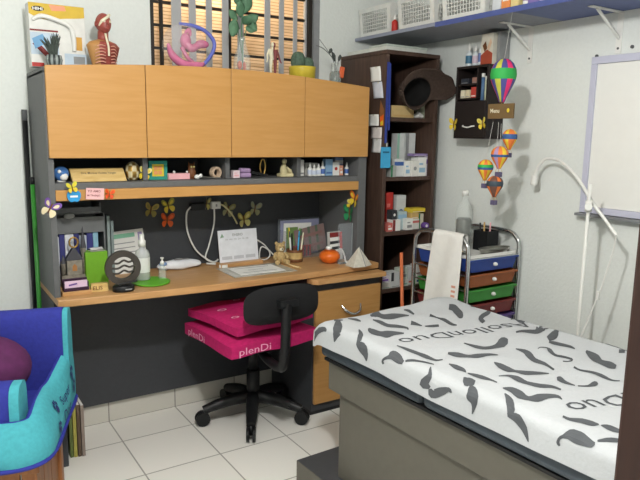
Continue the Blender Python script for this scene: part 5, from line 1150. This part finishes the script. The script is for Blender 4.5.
G().obox((-.006, -.003, -.20), (.013, .003, .40), (0, .01, 0)).obox((.008, -.0035, -.17), (.011, .003, .33), (0, -.012, 0)).build('ribbon', mat('navy_ribbon', '2E3E88', .7), t)
G().box(-.008, .004, -.008, -.001, -.418, -.398).build('clip', CHROME, t)
G().box(-.036, .028, -.006, -.002, -.525, -.419).build('badge', mat('badge_blue', '3E9CC8', .45), t, bevel=.003); G().box(-.024, .016, -.0068, -.006, -.449, -.441).build('badge_slot', mat('badge_dark', '24607E', .5), t)

# ================================================================ wall shelf, brackets, baskets and stock
t = thing('wall_shelf', 'long blue lined shelf high on the right wall', 'shelf', (2.30, 1.50, 1.895))
SHB = mat('shelf_blue', '5E6A96', .6, var=.06); SHG = mat('shelf_grey', '8A8E96', .6)
G().box(-.185, .168, .36, 1.44, 0, .016).build('board', SHG, t, bevel=.002)
G().box(-.185, .168, -.9, .3595, 0, .016).build('board', SHB, t, bevel=.002)
G().box(-.1868, -.1852, -.9, .80, -.006, .017).build('edge_liner', mat('blue_liner', '4A568E', .6), t)
G().box(-.1868, -.1852, .8005, 1.44, 0, .017).build('edge_liner', mat('grey_liner', '8A8FA0', .6), t)
for k, y in enumerate((2.03, 1.585)):
    o = thing('shelf_bracket', '%s white metal bracket under the blue wall shelf' % ('far' if k == 0 else 'near'), 'bracket', (XR, y, 1.8945), 0, 'brackets of the blue wall shelf')
    G().box(-.21, -.0, -.012, .012, -.005, -.001).build('arm', WHITE, o, bevel=.001); G().box(-.005, -.001, -.013, .013, -.165, -.0055).build('wall_plate', WHITE, o, bevel=.001)
    G().tube([(-.165, 0, -.006), (-.006, 0, -.105)], .0065, 8, smooth=0).build('strut', WHITE, o)
    G().cyl((-.007, 0, -.145), (-.005, 0, -.145), .005).build('screw', DGREY, o)
WB = mat('white_basket_plastic', 'D5D6D2', .45)
def basket(label, y0, y1, x0=2.128, x1=2.39, z=1.9115, h_=.15):
    t = thing('storage_basket', label, 'basket', ((x0 + x1) / 2, (y0 + y1) / 2, z), 0, 'white baskets on the wall shelf')
    W2, L2 = (x1 - x0) / 2, abs(y1 - y0) / 2
    def wall(a, b, nm):
        g = G(); a = Vector(a); b = Vector(b); o_ = Vector(((a + b) / 2).to_tuple()); o_.normalize()
        def P(u, q): return a.lerp(b, u) * (1 + .09 * q / h_) + Vector((0, 0, q))
        L = (b - a).length; n = max(6, int(L / .017)); m_ = 6
        for k in range(n + 1): g.tube([P(k / n, .022), P(k / n, h_ - .02)], .0026, 4, smooth=0)
        for k in range(m_ + 1): g.tube([P(0, .022 + (h_ - .042) * k / m_), P(1, .022 + (h_ - .042) * k / m_)], .0026, 4, smooth=0)
        for q0, q1 in ((0, .022), (h_ - .022, h_)):
            v = [P(0, q0), P(1, q0), P(1, q1), P(0, q1)]; nn = (v[1] - v[0]).cross(v[3] - v[0]).normalized() * .003
            g.add([p + nn for p in v] + [p - nn for p in v], [(0, 1, 2, 3), (7, 6, 5, 4), (0, 4, 5, 1), (1, 5, 6, 2), (2, 6, 7, 3), (3, 7, 4, 0)])
        for u0, u1 in ((0, .10), (.90, 1.0)):
            v = [P(u0, .02), P(u1, .02), P(u1, h_ - .02), P(u0, h_ - .02)]; nn = (v[1] - v[0]).cross(v[3] - v[0]).normalized() * .0028
            g.add([p + nn for p in v] + [p - nn for p in v], [(0, 1, 2, 3), (7, 6, 5, 4), (0, 4, 5, 1), (1, 5, 6, 2), (2, 6, 7, 3), (3, 7, 4, 0)])
        g.build(nm, WB, t)
    c = [(-W2 * .9, -L2 * .9, 0), (W2 * .9, -L2 * .9, 0), (W2 * .9, L2 * .9, 0), (-W2 * .9, L2 * .9, 0)]
    for i in range(4): wall(c[i], c[(i + 1) % 4], 'lattice_wall')
    G().box(-W2 * .9, W2 * .9, -L2 * .9, L2 * .9, 0, .004).build('bottom', WB, t)
    return t
basket('white lattice basket farthest from the camera on the wall shelf', 2.655, 2.935)
basket('middle white lattice basket on the wall shelf', 2.325, 2.605)
basket('white lattice basket nearest the packages on the wall shelf', 2.005, 2.285)
flask('red bottle with white cap standing between two baskets on the shelf', (2.138, 2.628, 1.9115), .0165, .085, RED, WHITE, None, kind='red_bottle')
o = carton('light blue pack at the bottom of the nearest white basket', (2.30, 2.045, 1.9205), .07, .05, .055, SKY, WHITE, rz=-PI / 2, kind='blue_pack', style=1)
for k, (y, w_, h_, c, st, lab) in enumerate(((1.945, .045, .15, 'C8CDD2', 'grey', 'silver grey package beside the nearest basket on the wall shelf'), (1.895, .045, .16, 'D98A50', 'white', 'orange package on the wall shelf beside the silver one'), (1.848, .040, .15, 'D9C68A', 'brown', 'cream package on the wall shelf next to the orange one'),
      (1.755, .050, .17, '7D6AA6', 'white', 'violet package on the blue wall shelf'), (1.700, .045, .15, 'B9A8CE', 'purple', 'pale lilac package right of the violet one'), (1.655, .04, .16, 'CFC2D8', 'grey', 'whitish lilac package next to the pale lilac one'),
      (1.585, .05, .14, 'C9C9C2', 'grey', 'grey white package near the second shelf bracket'), (1.475, .10, .12, 'D5D6D2', 'grey', 'wide white carton at the near end of the wall shelf'), (1.34, .12, .13, 'C9B48A', 'brown', 'wide tan carton nearest the camera on the wall shelf'))):
    carton(lab, (2.175, y, 1.9115), w_, .09, h_, mat('pack_%d' % k, c, .5), {'white': WHITE, 'grey': GREY, 'brown': BROWN, 'purple': PURP}[st], rz=-PI / 2, group='packages on the wall shelf', kind='package', style=k % 2)
for k, (y, lab) in enumerate(((1.803, 'slim white bottle between the cream and violet packages'), (1.622, 'slim white bottle left of the grey white package'), (1.545, 'slim white bottle right of the grey white package'))):
    flask(lab, (2.148, y, 1.9115), .014, .13, WHITE, WHITE, LILAC, kind='white_bottle', group='slim white bottles on the wall shelf')

# ================================================================ black wall organizer
t = thing('wall_organizer', 'black wall cubby with small shelves and drawer on the right wall', 'organizer', (XR - .002, 2.275, 1.375))
BKW = mat('espresso_wood', '241E1D', .5)
H_ = .355
g = G().box(-.118, 0, -.108, -.096, 0, H_).box(-.118, 0, .096, .108, 0, H_).box(-.118, 0, -.096, .096, H_ - .012, H_).box(-.118, 0, -.096, .096, 0, .010).box(-.008, 0, -.096, .096, .010, H_ - .012)
g.box(-.112, -.008, -.032, -.026, .20, H_ - .012)
g.build('case', BKW, t, bevel=.001)
for z in (.262, .192): G().box(-.112, -.009, -.0255, .0955, z, z + .008).build('shelf', BKW, t)
dr = G().box(-.120, -.010, -.0955, .0955, .011, .185).build('drawer', BKW, t, bevel=.002)
G().tube([(-.122, .040, .064), (-.134, .030, .060), (-.132, .0, .055), (-.134, -.028, .060), (-.122, -.036, .062)], .0035, 8).build('handle', WHITE, dr)
WX = XR - .12
for k, (y, z, w_, h_, c, lab) in enumerate(((2.335, .2705, .05, .026, 'dark', 'low black case on the upper left of the wall cubby'), (2.268, .2705, .034, .028, 'rose', 'rose brown box on the upper shelf of the wall cubby'), (2.345, .2005, .028, .040, 'cream', 'cream jar shaped box on the lower shelf of the wall cubby'), (2.312, .2005, .026, .040, 'ivory', 'ivory box beside the cream one in the wall cubby'), (2.272, .2005, .034, .052, 'coral', 'coral red box on the lower shelf of the wall cubby'))):
    carton(lab, (XR - .078, y, 1.375 + z), w_, .06, h_, {'dark': mat('slate_case', '30343C', .4), 'rose': mat('rose_brown', '9A7468', .6), 'cream': CREAM, 'ivory': mat('ivory_box', 'CFC4A4', .6), 'coral': mat('coral_red', 'B8443C', .6)}[c], GREY if c != 'coral' else WHITE, rz=-PI / 2, group='boxes in the wall cubby', kind='small_box', style=4)
for k, (y, c, hh, lab) in enumerate(((2.228, mat('steel_blue', '56759A', .4), .13, 'steel blue tube standing in the side slot of the wall cubby'), (2.205, mat('pale_tube', 'B9C0A8', .4), .115, 'pale green tube standing in the side slot of the wall cubby'))):
    o = thing('marker_tube', lab, 'tube', (XR - .09, y, 1.375 + .1865)); G().cyl((0, 0, 0), (0, 0, hh - .02), .009).build('barrel', c, o); G().cyl((0, 0, hh - .019), (0, 0, hh), .0085).build('cap', WHITE, o)
for k, (y, hh, r, lab) in enumerate(((2.345, .115, .018, 'leftmost blue labelled bottle on top of the wall cubby'), (2.302, .105, .016, 'middle white bottle on top of the wall cubby'), (2.262, .125, .017, 'tallest white bottle on top of the wall cubby'))):
    flask(lab, (XR - .075, y, 1.7305), r, hh, mat('pale_bottle', 'D2D9DC', .3), WHITE, (mat('teal_label', '3F6E8A', .5), mat('white_pink_label', 'C9B8C6', .5), mat('blue_label', '6C7EB0', .5))[k], kind='spray_bottle', group='bottles on top of the wall cubby')
t = thing('cereal_carton', 'white and rust red carton standing on top of the wall cubby', 'box', (XR - .07, 2.205, 1.7305), -PI / 2)
G().box(-.04, .035, -.03, .03, 0, .145).build('carton', mat('carton_ivory', 'CFCBBd', .6), t, bevel=.001)
G().prism([(-.039, .001), (.034, .001), (.034, .05), (.0, .07), (-.039, .045)], (0, -.0302, 0), (1, 0, 0), (0, 0, 1), (0, -.0005, 0)).build('rust_print', mat('rust_print', 'A54A34', .6), t)
G().prism([(-.030, .09), (-.01, .11), (.0, .075), (-.015, .06)], (0, -.0308, 0), (1, 0, 0), (0, 0, 1), (0, -.0004, 0)).build('dark_print', BROWN, t)
G().prism([(.0, .08), (.02, .12), (.028, .10), (.012, .06)], (0, -.0308, 0), (1, 0, 0), (0, 0, 1), (0, -.0004, 0)).build('cream_print', mat('cream_print', 'D8B89A', .6), t)
t = thing('grey_strip', 'narrow grey panel standing behind the hanging balloon beside the carton', 'panel', (XR - .04, 2.158, 1.7305)); G().box(-.035, .035, -.008, .008, 0, .15).build('panel', GREY, t)
butterfly('yellow butterfly at the left corner of the wall cubby drawer', (XR - .128, 2.372, 1.445), .060, mat('butter_yellow', 'D9B93E', .5), YEL, -PI / 2, .1)
butterfly('pale yellow butterfly right of the wall cubby drawer handle', (XR - .128, 2.178, 1.448), .055, mat('light_yellow', 'DCCF6A', .5), YEL, -PI / 2, -.2)

# ================================================================ hanging balloon mobile
def gores(cols, bands):
    return lambda i, k: bands[i] if i in bands else cols[(k * len(cols) // 24) % len(cols)]
def balloon(label, loc, r, h_, mats, bands, cols, basket=True, string=None):
    t = thing('hot_air_balloon', label, 'balloon', loc, 0, 'hanging hot air balloons')
    pr = [(.002, h_), (r * .42, h_ * .97), (r * .74, h_ * .88), (r * .94, h_ * .76), (r, h_ * .63), (r * .95, h_ * .52), (r * .80, h_ * .40), (r * .58, h_ * .26), (r * .36, h_ * .12), (r * .22, 0)]
    G().lathe((0, 0, 0), pr, 24, mats=lambda i, k: bands.get(i, cols[(k // 2) % len(cols)])).build('envelope', mats, t)
    if basket:
        b = r * .30
        G().box(-b, b, -b, b, -h_ * .36, -h_ * .14).build('basket', mats[-1], t, bevel=.001)
        for sx in (-1, 1):
            for sy in (-1, 1): G().cyl((sx * b * .9, sy * b * .9, -h_ * .14), (sx * r * .16, sy * r * .16, .001), .0007, n=5).build('rope', TAN, t)
    if string: G().cyl((0, 0, h_), (string[0], string[1], string[2]), .0006, n=5).build('string', PAPER, t)
    return t
HOT = mat('hot_pink', 'D8326C', .6); GRB = mat('bright_green_paper', '2FA04A', .6); INDG = mat('indigo_paper', '4A4A8A', .6); LIMY = mat('lime_paper', 'B8B84A', .6); NVY2 = mat('blue_paper', '34568A', .6); ORP = mat('orange_paper', 'DF7A3A', .6); YLP = mat('yellow_paper', 'E0C03A', .6); GRP = mat('basket_grey', '5A5470', .7); BRN2 = mat('brown_paper', '6E4A3E', .6); SLT = mat('slate_paper', '3A4650', .6)
MX = 2.10
balloon('large pink and green striped hot air balloon hanging from the blue wall shelf', (MX, 1.856, 1.528), .054, .178, [HOT, INDG, LIMY, GRB, GRP], {3: 3, 4: 3}, [0, 1, 2, 1], basket=False, string=(.03, .0, .365))
t = thing('hanging_sign', 'small brown hanging sign with pale writing under the large balloon', 'sign', (MX - .005, 1.853, 1.527))
SG = mat('sign_brown', '6B5535', .7)
G().obox((0, 0, -.036), (.009, .132, .062), (0, 0, .04)).build('board', SG, t, bevel=.001)
G().cyl((0, 0, -.005), (.004, 0, .001), .0008, n=5).build('cord', TAN, t)
k = G().text('Menu', .024, (-.0068, .054, -.042), (0, -1, 0), (0, 0, 1), sx=.95, bold=.0004).build('lettering', CREAM, t); G().ball((-.0055, -.042, -.034), (.002, .007, .009), 8).build('yellow_motif', YEL, t)
balloon('highest small rainbow balloon on the hanging mobile', (MX + .05, 1.845, 1.330), .032, .088, [YLP, ORP, NVY2, GRP], {3: 2, 4: 2}, [0, 1, 1], string=(-.045, -.0, .125))
balloon('small orange and blue balloon second from the top of the mobile', (MX, 1.850, 1.250), .037, .096, [YLP, ORP, LILAC, NVY2, GRP], {4: 3}, [0, 1, 2, 1], string=(-.002, 0, .19))
balloon('leftmost small yellow and green balloon of the hanging mobile', (MX, 1.925, 1.195), .034, .092, [YLP, ORP, GRB, NVY2, GRP], {3: 2, 4: 3}, [0, 1], string=(-.002, -.03, .252))
balloon('lowest dark brown and slate balloon of the hanging mobile', (MX - .005, 1.862, 1.128), .036, .092, [BRN2, ORP, SLT, GRP], {3: 2, 4: 2}, [0, 0, 1], string=(.0, 0, .318))
